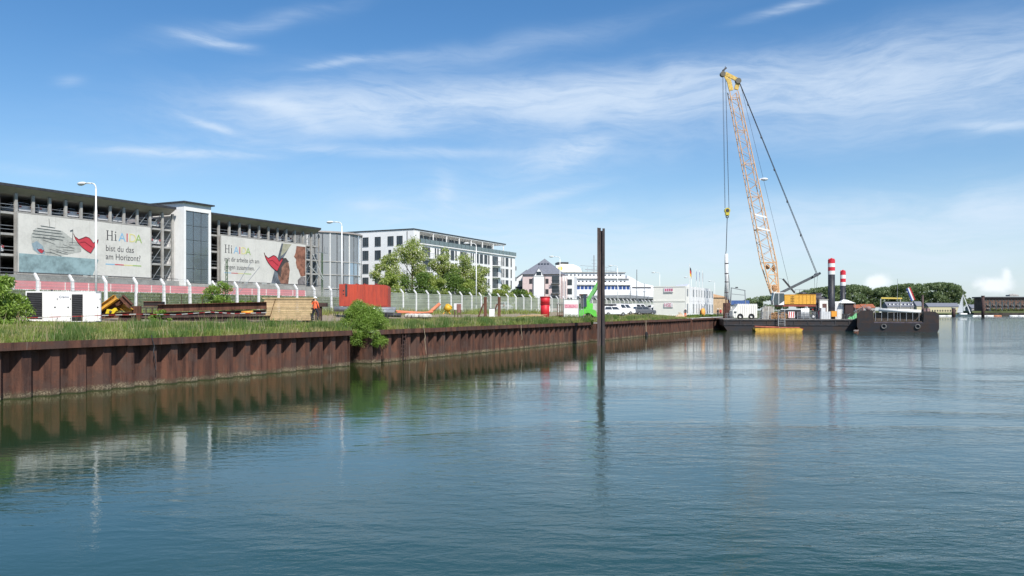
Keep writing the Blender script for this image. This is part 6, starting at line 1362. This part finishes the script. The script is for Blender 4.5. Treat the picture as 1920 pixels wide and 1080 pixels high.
box('cabin', white, sbt, -2.5, 2.2, -1, 1, 1.35, 2.1); MB().tube((0, 0, 1.2), (0, 0, 18), .14, .08, 6).build('mast', steel, sbt); MB().tube((-.2, 0, 14.5), (5.0, 0, 2.2), .28, .34, 6).build('furled_sail', white, sbt); m = MB(); m.prism([(-.3, 0, 2.5), (-4.5, 0, 2.6), (-.3, 0, 15)], (0, .03, 0)); m.build('foresail', M('sail_grey', (.45, .48, .5), .7), sbt)
t = thing('boat_hoist', 'yellow gantry beam on the far quay behind the barge mast', 'hoist', (P(1652, 583, 480).x, 480, 1)); yb_ = M('hoist_yellow', (.6, .45, .1), .6); m = MB(); m.bar((0, 0, 10.4), (12.5, 0, 10.2), .8, .9); m.build('beam', yb_, t); m = MB(); m.bar((-.3, 0, -2), (-.3, 0, 10), .5); m.bar((11.5, 0, -2), (11.5, 0, 10), .5); m.build('leg', conc, t)
# behind the crane, left: blue shed, gantry
v = P(1362, 583, 300); t = thing('harbour_shed', 'low shed with blue roof behind the hanging white pipe', 'shed', (v.x, 300, 0)); box('wall', cream, t, -4, 8, 0, 10, 0, 6.0); box('roof', M('roof_blue', (.06, .12, .3), .6), t, -4.5, 8.5, -.5, 10.5, 6.003, 7.6); box('plinth', rust, t, -4.2, 8.2, -.3, 0, 0, 3)
m = MB(); m.bar((-2, -2, 0), (-1.4, -2, 12), .25); m.bar((4, -2, 0), (3.4, -2, 11), .25); m.bar((-1.6, -2, 12), (3.6, -2, 11), .3); m.bar((-1.6, -2, 9.8), (3.6, -2, 9.3), .2); tt = thing('harbour_gantry', 'thin grey gantry frame above the blue-roofed shed', 'gantry', (P(1376, 583, 290).x, 290, 0)); m.build('frame', grey, tt)
m = MB(); m.box(0, .9, -2.2, -1.8, 11.9, 12.3); m.build('trolley', dark, tt)
v = P(1340, 583, 235); t = thing('tan_shed', 'small tan building with hipped top behind the site office end', 'building', (v.x, 235, 0)); box('wall', M('tan_wall', (.5, .36, .22), .8), t, -4, 4, 0, 6, 0, 7.6); m = MB(); m.add([(-4.3, -.3, 7.6), (4.3, -.3, 7.6), (4.3, 6.3, 7.6), (-4.3, 6.3, 7.6), (0, 3, 8.8)], [(0, 1, 4), (1, 2, 4), (2, 3, 4), (3, 0, 4)]); m.build('roof', M('tan_roof', (.45, .28, .15), .8), t)
# pale quay strip and hedge by the office
o = MB().box(141, 176, 33.45, 35.6, 2.0, 2.42).build('quay_pavement', M('pale_concrete', (.55, .54, .5), .85, .08)); o.rotation_euler = (0, 0, QA); tag(o, kind='structure')
hl_ = [(150 + i * .7, 36.0 + random.uniform(-.2, .2), 2.7, .38) for i in range(36)]
hcl = []
for c in hl_: v = W(c[0], c[1], c[2]); hcl.append((v.x, v.y, v.z, c[3]))
p, a, b = leafcloud(hcl, 120, .08, .5); h_ = thing('hedge', 'low green hedge strip in front of the site office', 'hedge'); link('foliage', quads_mesh('foliage', p.astype(np.float32), a, b, G6), h_)
t = qthing('orange_sack', 'orange container bag standing before the site office windows', 'bag', S(1316, 36.2), 36.0, 2.5); m = MB(); m.ball((0, 0, .9), .75, .5, .9, 10, 7); m.build('bag', M('bag_orange', (.75, .35, .08), .7), t, True); m = MB(); m.torus((0, 0, 1.8), .3, .05); m.build('strap', dark, t)
t = qthing('sand_heap', 'small pile of pale sand left of the worker by the site office', 'heap', S(1276, 35.5), 35.6, 2.2); m = MB(); m.ball((0, 0, 0), 2.2, .9, .9, 14, 8); m.build('mound', M('sand_pale', (.55, .40, .26), .95, .12, 3, .5), t)
m = MB(); [m.bar((-1 + k * .8, -.6, .2), (-.4 + k * .5, .2, 1.2), .06) for k in range(4)]; m.build('board', wood, t)
